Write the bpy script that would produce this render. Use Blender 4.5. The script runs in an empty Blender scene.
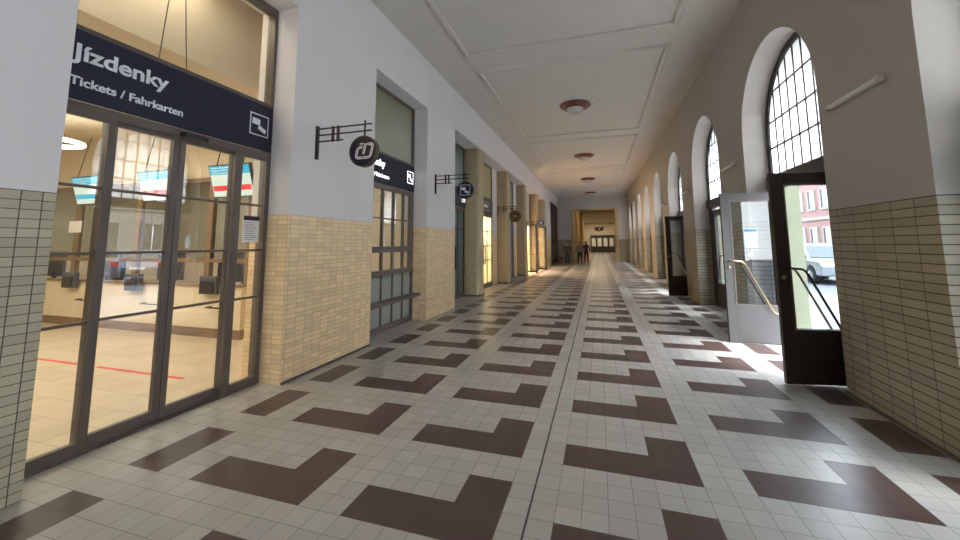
import bpy, bmesh, math, random
from mathutils import Vector, Matrix
random.seed(7)
PI = math.pi
scn = bpy.context.scene
col = scn.collection

# ------------------------------------------------------------------ camera
cam_d = bpy.data.cameras.new('camera')
cam = bpy.data.objects.new('camera', cam_d)
col.objects.link(cam)
cam_d.sensor_width = 36.0
cam_d.lens = 382.9 / 960 * 36
cam_d.shift_x = -0.8 / 960
cam_d.shift_y = -67.6 / 960
cam_d.clip_start = 0.05
cam_d.clip_end = 300
yaw, pit, rol = -0.2981, 0.1079, -0.0040
Fv = Vector((math.sin(yaw) * math.cos(pit), math.cos(yaw) * math.cos(pit), math.sin(pit)))
r0 = Vector((math.cos(yaw), -math.sin(yaw), 0))
u0 = r0.cross(Fv)
Rv = math.cos(rol) * r0 + math.sin(rol) * u0
Uv = -math.sin(rol) * r0 + math.cos(rol) * u0
M = Matrix((Rv, Uv, -Fv)).transposed().to_4x4()
M.translation = Vector((0.4544, -2.6666, 1.5723))
cam.matrix_world = M
scn.camera = cam

# ------------------------------------------------------------------ world, sun, lamps, exposure
W = bpy.data.worlds.new('World')
scn.world = W
W.use_nodes = True
wn = W.node_tree
bg = wn.nodes['Background']
tc = wn.nodes.new('ShaderNodeTexCoord')
sx = wn.nodes.new('ShaderNodeSeparateXYZ')
rp = wn.nodes.new('ShaderNodeValToRGB')
wn.links.new(tc.outputs['Generated'], sx.inputs[0])
wn.links.new(sx.outputs['Z'], rp.inputs[0])
wn.links.new(rp.outputs[0], bg.inputs[0])
rp.color_ramp.elements[0].color = (0.90, 0.94, 0.98, 1)
rp.color_ramp.elements[1].color = (0.74, 0.84, 1.0, 1)
bg.inputs[1].default_value = 6.5

def lamp(kind, name, loc, energy, color, rot=(0, 0, 0), size=None, size_y=None, radius=None, portal=False):
    l = bpy.data.lights.new(name, kind)
    l.energy = energy
    l.color = color
    if kind == 'AREA':
        l.shape = 'RECTANGLE'
        l.size = size
        l.size_y = size_y
        if portal:
            l.cycles.is_portal = True
    if radius is not None and kind != 'AREA':
        l.shadow_soft_size = radius
    o = bpy.data.objects.new(name, l)
    o.location = loc
    o.rotation_euler = rot
    col.objects.link(o)
    return o

sun = lamp('SUN', 'sun', (20, 0, 30), 2.6, (1.0, 0.98, 0.96), rot=Vector((-0.50, 0.16, -0.85)).to_track_quat('-Z', 'Y').to_euler())
sun.data.angle = math.radians(16)
ARC = [-0.13 + 3.77 * i for i in range(9)]          # centres of the arched openings
WARM = (1.0, 0.87, 0.68)
lamp('AREA', 'ticket_office_fill', (-7.2, -0.8, 3.6), 135, WARM, size=4.5, size_y=3.5)  # added area light without a fixture, brightens the office beyond its ring lamp
lamp('AREA', 'ticket_office_hall_lamp', (-4.3, -1.0, 4.8), 48, WARM, size=1.0, size_y=3.0)
lamp('AREA', 'counter_lamp', (-8.0, 3.9, 3.3), 42, (1.0, 0.92, 0.8), size=5.0, size_y=1.0)
lamp('AREA', 'window_room_lamp', (-5.5, 4.4, 4.4), 14, (0.86, 0.93, 1.0), size=2.0, size_y=2.0)
lamp('AREA', 'second_window_room_lamp', (-5.0, 7.4, 4.4), 8, (0.8, 0.95, 1.0), size=2.0, size_y=1.5)
lamp('AREA', 'yellow_shop_lamp', (-4.5, 10.3, 2.95), 80, (1.0, 0.9, 0.68), size=1.2, size_y=2.2)
lamp('AREA', 'third_shop_lamp', (-4.6, 14.2, 4.4), 8, (0.9, 0.95, 1.0), size=1.2, size_y=2.2)
lamp('AREA', 'open_shop_lamp', (-4.5, 19.5, 3.6), 260, (1.0, 0.72, 0.45), size=1.6, size_y=3.0)
lamp('AREA', 'added_shop_warm_fill', (-6.0, 18.6, 2.3), 260, (1.0, 0.74, 0.48), rot=(0, math.radians(-88), 0), size=1.4, size_y=2.6)  # added light without a fixture, aimed across to warm the right wall
lamp('AREA', 'passage_lamp', (0.1, 37, 5.1), 34, (1.0, 0.72, 0.38), size=2.5, size_y=6)
lamp('AREA', 'hall_lamp', (0.4, 52, 5.1), 62, (1.0, 0.8, 0.52), size=3, size_y=10)
lamp('AREA', 'hall_end_lamp', (0.4, 64, 5.1), 75, (1.0, 0.84, 0.62), size=3, size_y=3)

vs = scn.view_settings
scn.display_settings.display_device = 'sRGB'
vs.view_transform = 'Standard'
vs.look = 'None'
vs.gamma = 1.0
vs.use_curve_mapping = False
vs.exposure = 1.33

# ------------------------------------------------------------------ materials
def srgb(r, g, b):
    f = lambda c: (c / 255 / 12.92) if c / 255 <= 0.04045 else ((c / 255 + 0.055) / 1.055) ** 2.4
    return (f(r), f(g), f(b))

class NT:
    def __init__(s, m):
        m.use_nodes = True
        s.t = m.node_tree
        s.b = s.t.nodes.get('Principled BSDF')
        s.out = s.t.nodes.get('Material Output')
    def n(s, ty, **kw):
        x = s.t.nodes.new(ty)
        for k, v in kw.items():
            setattr(x, k, v)
        return x
    def l(s, a, b):
        s.t.links.new(a, b)
    def math(s, op, a, b=None, clamp=False):
        x = s.n('ShaderNodeMath', operation=op)
        x.use_clamp = clamp
        for i, v in enumerate((a, b)):
            if v is None:
                continue
            if isinstance(v, (int, float)):
                x.inputs[i].default_value = v
            else:
                s.l(v, x.inputs[i])
        return x.outputs[0]
    def mix(s, f, a, b):
        x = s.n('ShaderNodeMix', data_type='RGBA')
        for i, v in ((0, f), (6, a), (7, b)):
            if isinstance(v, (int, float)):
                x.inputs[i].default_value = v
            elif isinstance(v, tuple):
                x.inputs[i].default_value = (*v[:3], 1)
            else:
                s.l(v, x.inputs[i])
        return x.outputs[2]
    def noise(s, vec, scale, detail=2):
        x = s.n('ShaderNodeTexNoise')
        x.inputs['Scale'].default_value = scale
        x.inputs['Detail'].default_value = detail
        if vec is not None:
            s.l(vec, x.inputs['Vector'])
        return x.outputs[0]
    def pos(s):
        g = s.n('ShaderNodeNewGeometry')
        x = s.n('ShaderNodeSeparateXYZ')
        s.l(g.outputs['Position'], x.inputs[0])
        return g, x.outputs

def mat(name, c, rough=0.6, metal=0.0, var=0.12, scale=8.0, bump=0.0, coat=0.0, emit=None, es=1.0):
    m = bpy.data.materials.new(name)
    t = NT(m)
    tcn = t.n('ShaderNodeTexCoord')
    nz = t.noise(tcn.outputs['Object'], scale, 3)
    lo = tuple(x * (1 - var) for x in c)
    hi = tuple(min(1, x * (1 + var)) for x in c)
    t.l(t.mix(nz, lo, hi), t.b.inputs['Base Color'])
    t.b.inputs['Roughness'].default_value = rough
    t.b.inputs['Metallic'].default_value = metal
    t.b.inputs['Coat Weight'].default_value = coat
    if emit:
        t.b.inputs['Emission Color'].default_value = (*emit, 1)
        t.b.inputs['Emission Strength'].default_value = es
    if bump:
        bp = t.n('ShaderNodeBump')
        bp.inputs['Strength'].default_value = bump
        bp.inputs['Distance'].default_value = 0.01
        t.l(nz, bp.inputs['Height'])
        t.l(bp.outputs[0], t.b.inputs['Normal'])
    return m

def floor_mat():
    m = bpy.data.materials.new('station_floor_tiles')
    t = NT(m)
    g, P = t.pos()
    u = t.math('DIVIDE', P[0], 0.15)
    v = t.math('DIVIDE', P[1], 0.15)
    mod = lambda a, b: t.math('FLOORED_MODULO', a, b)
    c = t.math('FLOOR', mod(t.math('SUBTRACT', u, 1.0), 8.0))
    r = t.math('FLOOR', mod(v, 6.0))
    lt = lambda a, b: t.math('LESS_THAN', a, b)
    gt = lambda a, b: t.math('GREATER_THAN', a, b)
    mul = lambda a, b: t.math('MULTIPLY', a, b)
    mx = lambda a, b: t.math('MAXIMUM', a, b)
    bar = mul(mul(gt(r, 1.5), lt(r, 3.5)), lt(c, 5.5))
    arm = mul(mul(gt(r, 3.5), gt(c, 3.5)), lt(c, 5.5))
    body = mul(mx(bar, arm), mul(lt(u, 16.5), gt(u, -19.0)))
    edge = mul(mul(gt(r, 1.5), mul(gt(u, 17.0), lt(u, 19.0))), 1.0)
    dark = mx(body, edge)
    def line(x, period, w):
        f = mod(x, period)
        return mx(lt(f, w), gt(f, period - w))
    gr = mx(line(u, 1.0, 0.015), line(v, 1.0, 0.015))
    joint = lt(t.math('ABSOLUTE', u), 0.045)
    fl = t.n('ShaderNodeCombineXYZ')
    t.l(t.math('FLOOR', u), fl.inputs[0])
    t.l(t.math('FLOOR', v), fl.inputs[1])
    wnz = t.n('ShaderNodeTexWhiteNoise')
    t.l(fl.outputs[0], wnz.inputs[0])
    light = t.mix(wnz.outputs[0], (0.45, 0.43, 0.40), (0.52, 0.50, 0.465))
    drk = t.mix(wnz.outputs[0], (0.075, 0.042, 0.036), (0.092, 0.054, 0.047))
    base = t.mix(dark, light, drk)
    gcol = t.mix(dark, (0.25, 0.23, 0.205), (0.095, 0.068, 0.06))
    base = t.mix(gr, base, gcol)
    base = t.mix(joint, base, (0.05, 0.045, 0.04))
    nz = t.noise(g.outputs['Position'], 1.3, 4)
    base2 = t.mix(t.math('MULTIPLY', nz, 0.12), base, (0.2, 0.18, 0.16))
    t.l(base2, t.b.inputs['Base Color'])
    rg = t.math('ADD', t.math('MULTIPLY', nz, 0.06), 0.28)
    rg = t.math('ADD', rg, t.math('MULTIPLY', gr, 0.3))
    t.l(rg, t.b.inputs['Roughness'])
    bp = t.n('ShaderNodeBump')
    bp.inputs['Strength'].default_value = 0.12
    bp.inputs['Distance'].default_value = 0.003
    t.l(t.math('SUBTRACT', 1.0, gr), bp.inputs['Height'])
    t.l(bp.outputs[0], t.b.inputs['Normal'])
    return m

def wall_mat(name, plaster, tile, grout, tw, th, ztop=1.925, gw=0.006, gh=0.005, off=0.0, rough=0.42):
    """plaster above a stack-bonded glazed tile wainscot"""
    m = bpy.data.materials.new(name)
    t = NT(m)
    g, P = t.pos()
    nn = t.n('ShaderNodeSeparateXYZ')
    t.l(g.outputs['True Normal'], nn.inputs[0])
    isx = t.math('GREATER_THAN', t.math('ABSOLUTE', nn.outputs[0]), 0.5)
    a = t.math('MULTIPLY', isx, t.math('ADD', P[1], off))
    b = t.math('MULTIPLY', t.math('SUBTRACT', 1.0, isx), P[0])
    u = t.math('ADD', a, b)
    mod = lambda a_, b_: t.math('FLOORED_MODULO', a_, b_)
    hu = t.math('LESS_THAN', mod(u, tw), gw)
    zz = t.math('SUBTRACT', ztop, P[2])
    hz = t.math('LESS_THAN', mod(zz, th), gh)
    gr = t.math('MAXIMUM', hu, hz)
    cc = t.n('ShaderNodeCombineXYZ')
    t.l(t.math('FLOOR', t.math('DIVIDE', u, tw)), cc.inputs[0])
    t.l(t.math('FLOOR', t.math('DIVIDE', zz, th)), cc.inputs[1])
    wz = t.n('ShaderNodeTexWhiteNoise')
    t.l(cc.outputs[0], wz.inputs[0])
    tl = t.mix(wz.outputs[0], tuple(x * 0.88 for x in tile), tuple(min(1, x * 1.1) for x in tile))
    tl = t.mix(gr, tl, grout)
    nz = t.noise(g.outputs['Position'], 1.1, 4)
    pl = t.mix(nz, tuple(x * 0.95 for x in plaster), tuple(min(1, x * 1.04) for x in plaster))
    low = t.math('LESS_THAN', P[2], ztop)
    t.l(t.mix(low, pl, tl), t.b.inputs['Base Color'])
    rr = t.math('SUBTRACT', 0.85, t.math('MULTIPLY', low, 0.85 - rough))
    t.l(rr, t.b.inputs['Roughness'])
    bp = t.n('ShaderNodeBump')
    bp.inputs['Strength'].default_value = 0.4
    bp.inputs['Distance'].default_value = 0.004
    t.l(t.math('MULTIPLY', t.math('SUBTRACT', 1.0, gr), low), bp.inputs['Height'])
    t.l(bp.outputs[0], t.b.inputs['Normal'])
    return m

def glass_mat(name, tint=(1, 1, 1), ior=1.5, boost=1.0):
    m = bpy.data.materials.new(name)
    t = NT(m)
    t.t.nodes.remove(t.b)
    tr = t.n('ShaderNodeBsdfTransparent')
    nz = t.noise(None, 3.0, 1)
    t.l(t.mix(nz, tint, tuple(min(1, x * 0.985) for x in tint)), tr.inputs[0])
    gl = t.n('ShaderNodeBsdfGlossy')
    gl.inputs['Roughness'].default_value = 0.0
    lw = t.n('ShaderNodeLayerWeight')
    lw.inputs[0].default_value = 0.5
    p5 = t.math('POWER', lw.outputs['Facing'], 5.0)
    f = t.math('ADD', t.math('MULTIPLY', p5, 0.9), 0.04 * boost, clamp=True)
    mx = t.n('ShaderNodeMixShader')
    t.l(f, mx.inputs[0])
    t.l(tr.outputs[0], mx.inputs[1])
    t.l(gl.outputs[0], mx.inputs[2])
    t.l(mx.outputs[0], t.out.inputs[0])
    return m

def frosted_mat(name, colr, clear=0.3, gloss=0.08):
    m = bpy.data.materials.new(name)
    t = NT(m)
    t.t.nodes.remove(t.b)
    tr = t.n('ShaderNodeBsdfTransparent')
    tr.inputs[0].default_value = (*colr, 1)
    tl = t.n('ShaderNodeBsdfTranslucent')
    nz = t.noise(None, 5.0, 2)
    t.l(t.mix(nz, colr, tuple(x * 0.93 for x in colr)), tl.inputs[0])
    m1 = t.n('ShaderNodeMixShader')
    m1.inputs[0].default_value = clear
    t.l(tl.outputs[0], m1.inputs[1])
    t.l(tr.outputs[0], m1.inputs[2])
    df = t.n('ShaderNodeBsdfDiffuse')
    df.inputs[0].default_value = (*[x * 0.8 for x in colr], 1)
    m2 = t.n('ShaderNodeMixShader')
    m2.inputs[0].default_value = 0.06
    t.l(m1.outputs[0], m2.inputs[1])
    t.l(df.outputs[0], m2.inputs[2])
    gl = t.n('ShaderNodeBsdfGlossy')
    gl.inputs['Roughness'].default_value = 0.08
    m3 = t.n('ShaderNodeMixShader')
    m3.inputs[0].default_value = gloss
    t.l(m2.outputs[0], m3.inputs[1])
    t.l(gl.outputs[0], m3.inputs[2])
    t.l(m3.outputs[0], t.out.inputs[0])
    return m

M_ = {}
M_['floor'] = floor_mat()
PLW = (0.775, 0.75, 0.765)
CREAM = (0.55, 0.46, 0.31)
M_['wl0'] = wall_mat('near_left_wall', PLW, (0.50, 0.455, 0.33), (0.08, 0.065, 0.045), 0.1, 0.06, off=0.028)
M_['wl'] = wall_mat('left_wall', PLW, (0.94, 0.70, 0.42), (0.55, 0.41, 0.245), 0.145, 0.055, off=0.01)
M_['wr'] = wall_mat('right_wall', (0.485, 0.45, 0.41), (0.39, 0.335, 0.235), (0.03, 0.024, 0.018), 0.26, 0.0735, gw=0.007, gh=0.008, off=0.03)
M_['pillar'] = wall_mat('pillar_mosaic', (0.5, 0.4, 0.25), (0.52, 0.42, 0.26), (0.34, 0.26, 0.15), 0.06, 0.04, ztop=9.0, gw=0.004, gh=0.004)
M_['ceil'] = mat('ceiling_plaster', (0.66, 0.63, 0.59), 0.9, var=0.04, scale=1.5)
M_['plaster'] = mat('white_plaster', PLW, 0.85, var=0.04, scale=1.5)
M_['stucco'] = mat('moulding_plaster', (0.66, 0.63, 0.59), 0.8, var=0.03, scale=3)
M_['frame'] = mat('umber_door_metal', (0.040, 0.030, 0.025), 0.38, var=0.15, scale=5)
M_['sframe'] = mat('grey_brown_shopfront_metal', (0.125, 0.100, 0.086), 0.4, var=0.1, scale=4)
M_['sframe_lt'] = mat('taupe_ticket_window_metal', (0.16, 0.13, 0.115), 0.45, var=0.1, scale=4)
M_['ext'] = mat('grey_exterior_door_paint', (0.075, 0.071, 0.069), 0.5, var=0.06, scale=4)
M_['brass'] = mat('worn_brass', (0.55, 0.42, 0.25), 0.3, metal=0.9, var=0.2, scale=20)
M_['darkbar'] = mat('black_bar', (0.02, 0.018, 0.016), 0.35, var=0.2)
M_['navy'] = mat('navy_sign_panel', (0.004, 0.006, 0.030), 0.5, var=0.1, scale=3)
M_['letter'] = mat('sign_lettering_white', (0.82, 0.84, 0.88), 0.5, var=0.03)
M_['lit'] = mat('backlit_lettering', (0.9, 0.9, 0.9), 0.5, var=0.02, emit=(0.95, 0.97, 1.0), es=0.9)
M_['brownsign'] = mat('brown_sign_panel', (0.075, 0.05, 0.042), 0.45, var=0.1, scale=3)
M_['glass'] = glass_mat('clear_pane', (0.93, 0.95, 0.94), 1.5, 2.3)
M_['doorglass'] = glass_mat('portal_door_pane', (0.76, 0.79, 0.80), 1.5, 1.0)
M_['arch'] = frosted_mat('frosted_arch_pane', (0.955, 0.962, 0.95), clear=0.15)
M_['teal'] = frosted_mat('grey_green_frosted_pane', (0.56, 0.62, 0.60), clear=0.1, gloss=0.14)
M_['steel'] = frosted_mat('blue_grey_frosted_pane', (0.50, 0.57, 0.60), clear=0.12, gloss=0.12)
M_['yellowpane'] = frosted_mat('pale_yellow_frosted_pane', (0.97, 0.92, 0.74), clear=0.2, gloss=0.05)
M_['iron'] = mat('wrought_iron', (0.055, 0.042, 0.038), 0.5, metal=0.3, var=0.2, scale=30)
M_['disc'] = mat('roundel_navy', (0.008, 0.010, 0.030), 0.3, var=0.1)
M_['discbr'] = mat('roundel_bronze', (0.16, 0.085, 0.045), 0.4, var=0.3, scale=12)
M_['discrim'] = mat('roundel_rim', (0.12, 0.10, 0.09), 0.35, metal=0.4)
M_['logo'] = mat('logo_silver', (0.85, 0.85, 0.83), 0.4)
M_['wood'] = mat('dark_red_lamp_wood', (0.16, 0.035, 0.022), 0.35, var=0.3, scale=10, coat=0.3)
M_['bowl'] = mat('marbled_lamp_glass', (0.62, 0.64, 0.64), 0.25, var=0.35, scale=14, coat=0.5)
M_['portal'] = mat('brown_timber_portal', (0.085, 0.045, 0.032), 0.5, var=0.25, scale=3)
M_['yellow'] = mat('ochre_painted_plaster', (0.56, 0.43, 0.22), 0.8, var=0.06, scale=2)
M_['hall'] = mat('warm_hall_plaster', (0.62, 0.54, 0.42), 0.85, var=0.06, scale=2)
M_['hallceil'] = mat('hall_ceiling', (0.50, 0.42, 0.34), 0.85, var=0.05, scale=2)
M_['office'] = mat('office_wall_paint', (0.72, 0.62, 0.46), 0.85, var=0.04, scale=2)
M_['counter'] = mat('office_counter_laminate', (0.72, 0.62, 0.46), 0.5, var=0.03, scale=2)
M_['woodlt'] = mat('light_brown_counter_frame', (0.22, 0.145, 0.09), 0.5, var=0.15, scale=4)
M_['black'] = mat('black_plastic', (0.02, 0.022, 0.03), 0.4, var=0.2)
M_['bluegrey'] = mat('blue_grey_plastic', (0.09, 0.10, 0.13), 0.5, var=0.1)
M_['paper'] = mat('white_paper', (0.78, 0.78, 0.76), 0.8, var=0.03)
M_['bluepaper'] = mat('pale_blue_notice', (0.45, 0.66, 0.80), 0.7, var=0.05)
M_['sc_blue'] = mat('screen_blue', (0.03, 0.3, 0.5), 0.3, emit=(0.05, 0.50, 0.78), es=0.30)
M_['sc_white'] = mat('screen_white', (0.5, 0.6, 0.6), 0.3, emit=(0.62, 0.82, 0.78), es=0.26)
M_['sc_red'] = mat('screen_red', (0.6, 0.05, 0.05), 0.3, emit=(0.75, 0.04, 0.05), es=0.35)
M_['ring'] = mat('ring_lamp_light', (1, 1, 1), 0.4, emit=(1.0, 0.95, 0.85), es=6.0)
M_['red'] = mat('red_floor_tape', (0.65, 0.06, 0.05), 0.6)
M_['redled'] = mat('red_light_bar', (0.6, 0.05, 0.04), 0.4, emit=(1.0, 0.12, 0.07), es=0.45)
M_['asphalt'] = mat('asphalt', (0.09, 0.095, 0.105), 0.8, var=0.2, scale=6)
M_['pave'] = mat('pale_paving', (0.2, 0.2, 0.2), 0.8, var=0.12, scale=4)
M_['carsilver'] = mat('silver_car_paint', (0.32, 0.35, 0.38), 0.25, metal=0.6, var=0.03, coat=0.6)
M_['cardark'] = mat('graphite_car_paint', (0.12, 0.14, 0.18), 0.25, metal=0.5, var=0.03, coat=0.6)
M_['carglass'] = mat('car_window', (0.05, 0.06, 0.07), 0.08, var=0.05)
M_['tyre'] = mat('tyre_rubber', (0.02, 0.02, 0.02), 0.8)
M_['taill'] = mat('tail_lamp_red', (0.55, 0.02, 0.02), 0.3)
M_['pink'] = mat('pink_facade', (0.20, 0.11, 0.10), 0.85, var=0.1, scale=1)
M_['creamf'] = mat('cream_facade_trim', (0.24, 0.22, 0.19), 0.85, var=0.08, scale=1)
M_['exty'] = mat('pale_yellow_exterior_render', (0.27, 0.27, 0.18), 0.85, var=0.04, scale=1)
M_['signy'] = mat('yellow_street_sign', (0.7, 0.45, 0.03), 0.5)
M_['signb'] = mat('blue_street_sign', (0.03, 0.12, 0.4), 0.5)
def tiles2(name, c, g_, w):
    m = bpy.data.materials.new(name)
    t = NT(m)
    g, P = t.pos()
    f = lambda x: t.math('LESS_THAN', t.math('FLOORED_MODULO', x, w), 0.008)
    gr = t.math('MAXIMUM', f(P[0]), f(P[1]))
    nz = t.noise(g.outputs['Position'], 2.0, 3)
    t.l(t.mix(gr, t.mix(nz, c, tuple(x * 0.85 for x in c)), g_), t.b.inputs['Base Color'])
    t.b.inputs['Roughness'].default_value = 0.35
    return m
M_['offfloor'] = tiles2('office_floor_tiles', (0.62, 0.52, 0.38), (0.42, 0.34, 0.24), 0.3)

# ------------------------------------------------------------------ mesh helpers
class MB:
    def __init__(s):
        s.v, s.f, s.mi, s.cur = [], [], [], 0
    def add(s, vs_, fs):
        o = len(s.v)
        s.v += [tuple(p) for p in vs_]
        s.f += [tuple(i + o for i in f) for f in fs]
        s.mi += [s.cur] * len(fs)
        return s
    def box(s, x0, x1, y0, y1, z0, z1):
        return s.add([(x0, y0, z0), (x1, y0, z0), (x1, y1, z0), (x0, y1, z0), (x0, y0, z1), (x1, y0, z1), (x1, y1, z1), (x0, y1, z1)],
                     [(0, 3, 2, 1), (4, 5, 6, 7), (0, 1, 5, 4), (1, 2, 6, 5), (2, 3, 7, 6), (3, 0, 4, 7)])
    def quad(s, a, b, c, d):
        return s.add([a, b, c, d], [(0, 1, 2, 3)])
    def prism(s, pts, vec):
        """closed polygon pts (3D) extruded by vec"""
        n = len(pts)
        vec = Vector(vec)
        vs_ = [Vector(p) for p in pts] + [Vector(p) + vec for p in pts]
        fs = [tuple(range(n - 1, -1, -1)), tuple(range(n, 2 * n))]
        fs += [(i, (i + 1) % n, n + (i + 1) % n, n + i) for i in range(n)]
        return s.add(vs_, fs)
    def tube(s, pts, r, seg=8, closed=False):
        pts = [Vector(p) for p in pts]
        n = len(pts)
        rr = r if isinstance(r, (list, tuple)) else [r] * n
        up = None
        vs_, fs = [], []
        for i, p in enumerate(pts):
            a = pts[i - 1] if (i > 0 or closed) else p
            b = pts[(i + 1) % n] if (i < n - 1 or closed) else p
            d = (b - a).normalized()
            if up is None:
                up = d.orthogonal().normalized()
            else:
                up = (up - d * up.dot(d)).normalized()
            w = d.cross(up)
            for k in range(seg):
                t = 2 * PI * k / seg
                vs_.append(p + (up * math.cos(t) + w * math.sin(t)) * rr[i])
        m = n if closed else n - 1
        for i in range(m):
            for k in range(seg):
                a, b = i * seg + k, i * seg + (k + 1) % seg
                c, d = ((i + 1) % n) * seg + (k + 1) % seg, ((i + 1) % n) * seg + k
                fs.append((a, b, c, d))
        if not closed:
            fs.append(tuple(range(seg - 1, -1, -1)))
            fs.append(tuple(range((n - 1) * seg, n * seg)))
        return s.add(vs_, fs)
    def lathe(s, prof, c=(0, 0, 0), seg=32, axis='z'):
        vs_, fs = [], []
        n = len(prof)
        for k in range(seg):
            t = 2 * PI * k / seg
            for r, h in prof:
                if axis == 'z':
                    vs_.append((c[0] + r * math.cos(t), c[1] + r * math.sin(t), c[2] + h))
                elif axis == 'y':
                    vs_.append((c[0] + r * math.cos(t), c[1] + h, c[2] + r * math.sin(t)))
                else:
                    vs_.append((c[0] + h, c[1] + r * math.cos(t), c[2] + r * math.sin(t)))
        for k in range(seg):
            for i in range(n - 1):
                a, b = k * n + i, ((k + 1) % seg) * n + i
                fs.append((a, b, b + 1, a + 1))
        return s.add(vs_, fs)
    def build(s, name, m, parent=None, loc=(0, 0, 0), smooth=False, bevel=0.0, recalc=True):
        me = bpy.data.meshes.new(name)
        me.from_pydata([tuple(p) for p in s.v], [], s.f)
        ms = m if isinstance(m, (list, tuple)) else [m]
        for x in ms:
            me.materials.append(x)
        if len(ms) > 1:
            me.polygons.foreach_set('material_index', s.mi)
        if recalc:
            bm = bmesh.new()
            bm.from_mesh(me)
            bmesh.ops.recalc_face_normals(bm, faces=bm.faces)
            bm.to_mesh(me)
            bm.free()
        if smooth:
            me.polygons.foreach_set('use_smooth', [True] * len(me.polygons))
            me.set_sharp_from_angle(angle=math.radians(40))
        me.update()
        o = bpy.data.objects.new(name, me)
        col.objects.link(o)
        if parent:
            o.parent = parent
        o.location = loc
        if bevel:
            b = o.modifiers.new('bevel', 'BEVEL')
            b.width = bevel
            b.segments = 2
            b.limit_method = 'ANGLE'
        return o

def tag(o, label=None, cat=None, group=None, kind=None):
    if label: o['label'] = label
    if cat: o['category'] = cat
    if group: o['group'] = group
    if kind: o['kind'] = kind
    return o
def empty(name, loc=(0, 0, 0), rz=0, label=None, cat=None, group=None, kind=None):
    o = bpy.data.objects.new(name, None)
    o.empty_display_size = 0.1
    col.objects.link(o)
    o.location = loc
    o.rotation_euler = (0, 0, rz)
    return tag(o, label, cat, group, kind)
def copy_tree(o, parent=None):
    c = o.copy()
    col.objects.link(c)
    c.parent = parent
    for ch in list(o.children):
        copy_tree(ch, c)
    return c
def struct(name, mb, m, label, cat, **kw):
    return tag(mb.build(name, m, **kw), label, cat, kind='structure')

def text_obj(name, body, size, m, parent, loc, rot, bold=0.0, depth=0.004):
    cu = bpy.data.curves.new('tmp', 'FONT')
    cu.body = body
    cu.size = size
    cu.offset = bold
    cu.extrude = depth
    o = bpy.data.objects.new('tmp', cu)
    col.objects.link(o)
    dg = bpy.context.evaluated_depsgraph_get()
    dg.update()
    me = bpy.data.meshes.new_from_object(o.evaluated_get(dg))
    bpy.data.objects.remove(o)
    xs = [v.co.x for v in me.vertices]
    me.materials.clear()
    me.materials.append(m)
    t = bpy.data.objects.new(name, me)
    col.objects.link(t)
    t.parent = parent
    t.location = loc
    t.rotation_euler = rot
    return t, (min(xs), max(xs))
def fit_text(name, body, w, h, m, parent, loc, rot, bold=0.0, depth=0.004):
    """text of width w; capital height h; loc = lower left corner"""
    t, (a, b) = text_obj(name, body, 1.0, m, parent, loc, rot, bold / max(h, 1e-3) * 0.73, depth / (h / 0.73))
    me = t.data
    sxx, syy = w / (b - a), h / 0.73
    for v in me.vertices:
        v.co.x = (v.co.x - a) * sxx
        v.co.y *= syy
        v.co.z *= syy
    return t
FACE_X = (PI / 2, 0, PI / 2)       # text plane facing +x, reading towards +y

XL, XR, ZC, YF, YN = -3.03, 2.875, 5.598, 31.9, -13.0
XD = -3.36                          # plane of the shopfronts

# ------------------------------------------------------------------ shell: floor, ceiling
struct('floor', MB().quad((-3.62, YN, 0), (3.5, YN, 0), (3.5, YF, 0), (-3.62, YF, 0)), M_['floor'],
       'long corridor floor of pale square tiles with dark brown L shapes', 'floor')
struct('ceiling', MB().box(-3.6, 3.4, YN, YF, ZC, ZC + 0.2), M_['ceil'], 'pale plaster corridor ceiling with framed panels', 'ceiling')

PX0, PX1 = -2.06, 1.90
for k in range(-1, 4):
    y0 = 5.59 + 6.70 * k
    y1 = y0 + 5.80
    mb = MB()
    # moulding ring: profile swept round the rectangle (outer offset, drop)
    prof = [(-0.02, 0.0), (-0.02, 0.035), (0.015, 0.05), (0.06, 0.05), (0.085, 0.02), (0.10, 0.0)]
    rings = []
    for o_, dz in prof:
        rings.append([(PX0 - o_, y0 - o_, ZC - dz), (PX1 + o_, y0 - o_, ZC - dz), (PX1 + o_, y1 + o_, ZC - dz), (PX0 - o_, y1 + o_, ZC - dz)])
    vs_ = [p for r in rings for p in r]
    fs = []
    for i in range(len(rings) - 1):
        for j in range(4):
            fs.append((i * 4 + j, i * 4 + (j + 1) % 4, (i + 1) * 4 + (j + 1) % 4, (i + 1) * 4 + j))
    mb.add(vs_, fs)
    w = ['panel frame nearest the camera', 'first complete panel frame, around the nearest lamp', 'panel frame around the second lamp',
         'panel frame around the third lamp', 'panel frame around the farthest lamp'][k + 1]
    struct('trim_%d' % (k + 2), mb, M_['stucco'], 'raised white plaster ceiling moulding, ' + w, 'moulding')

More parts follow.
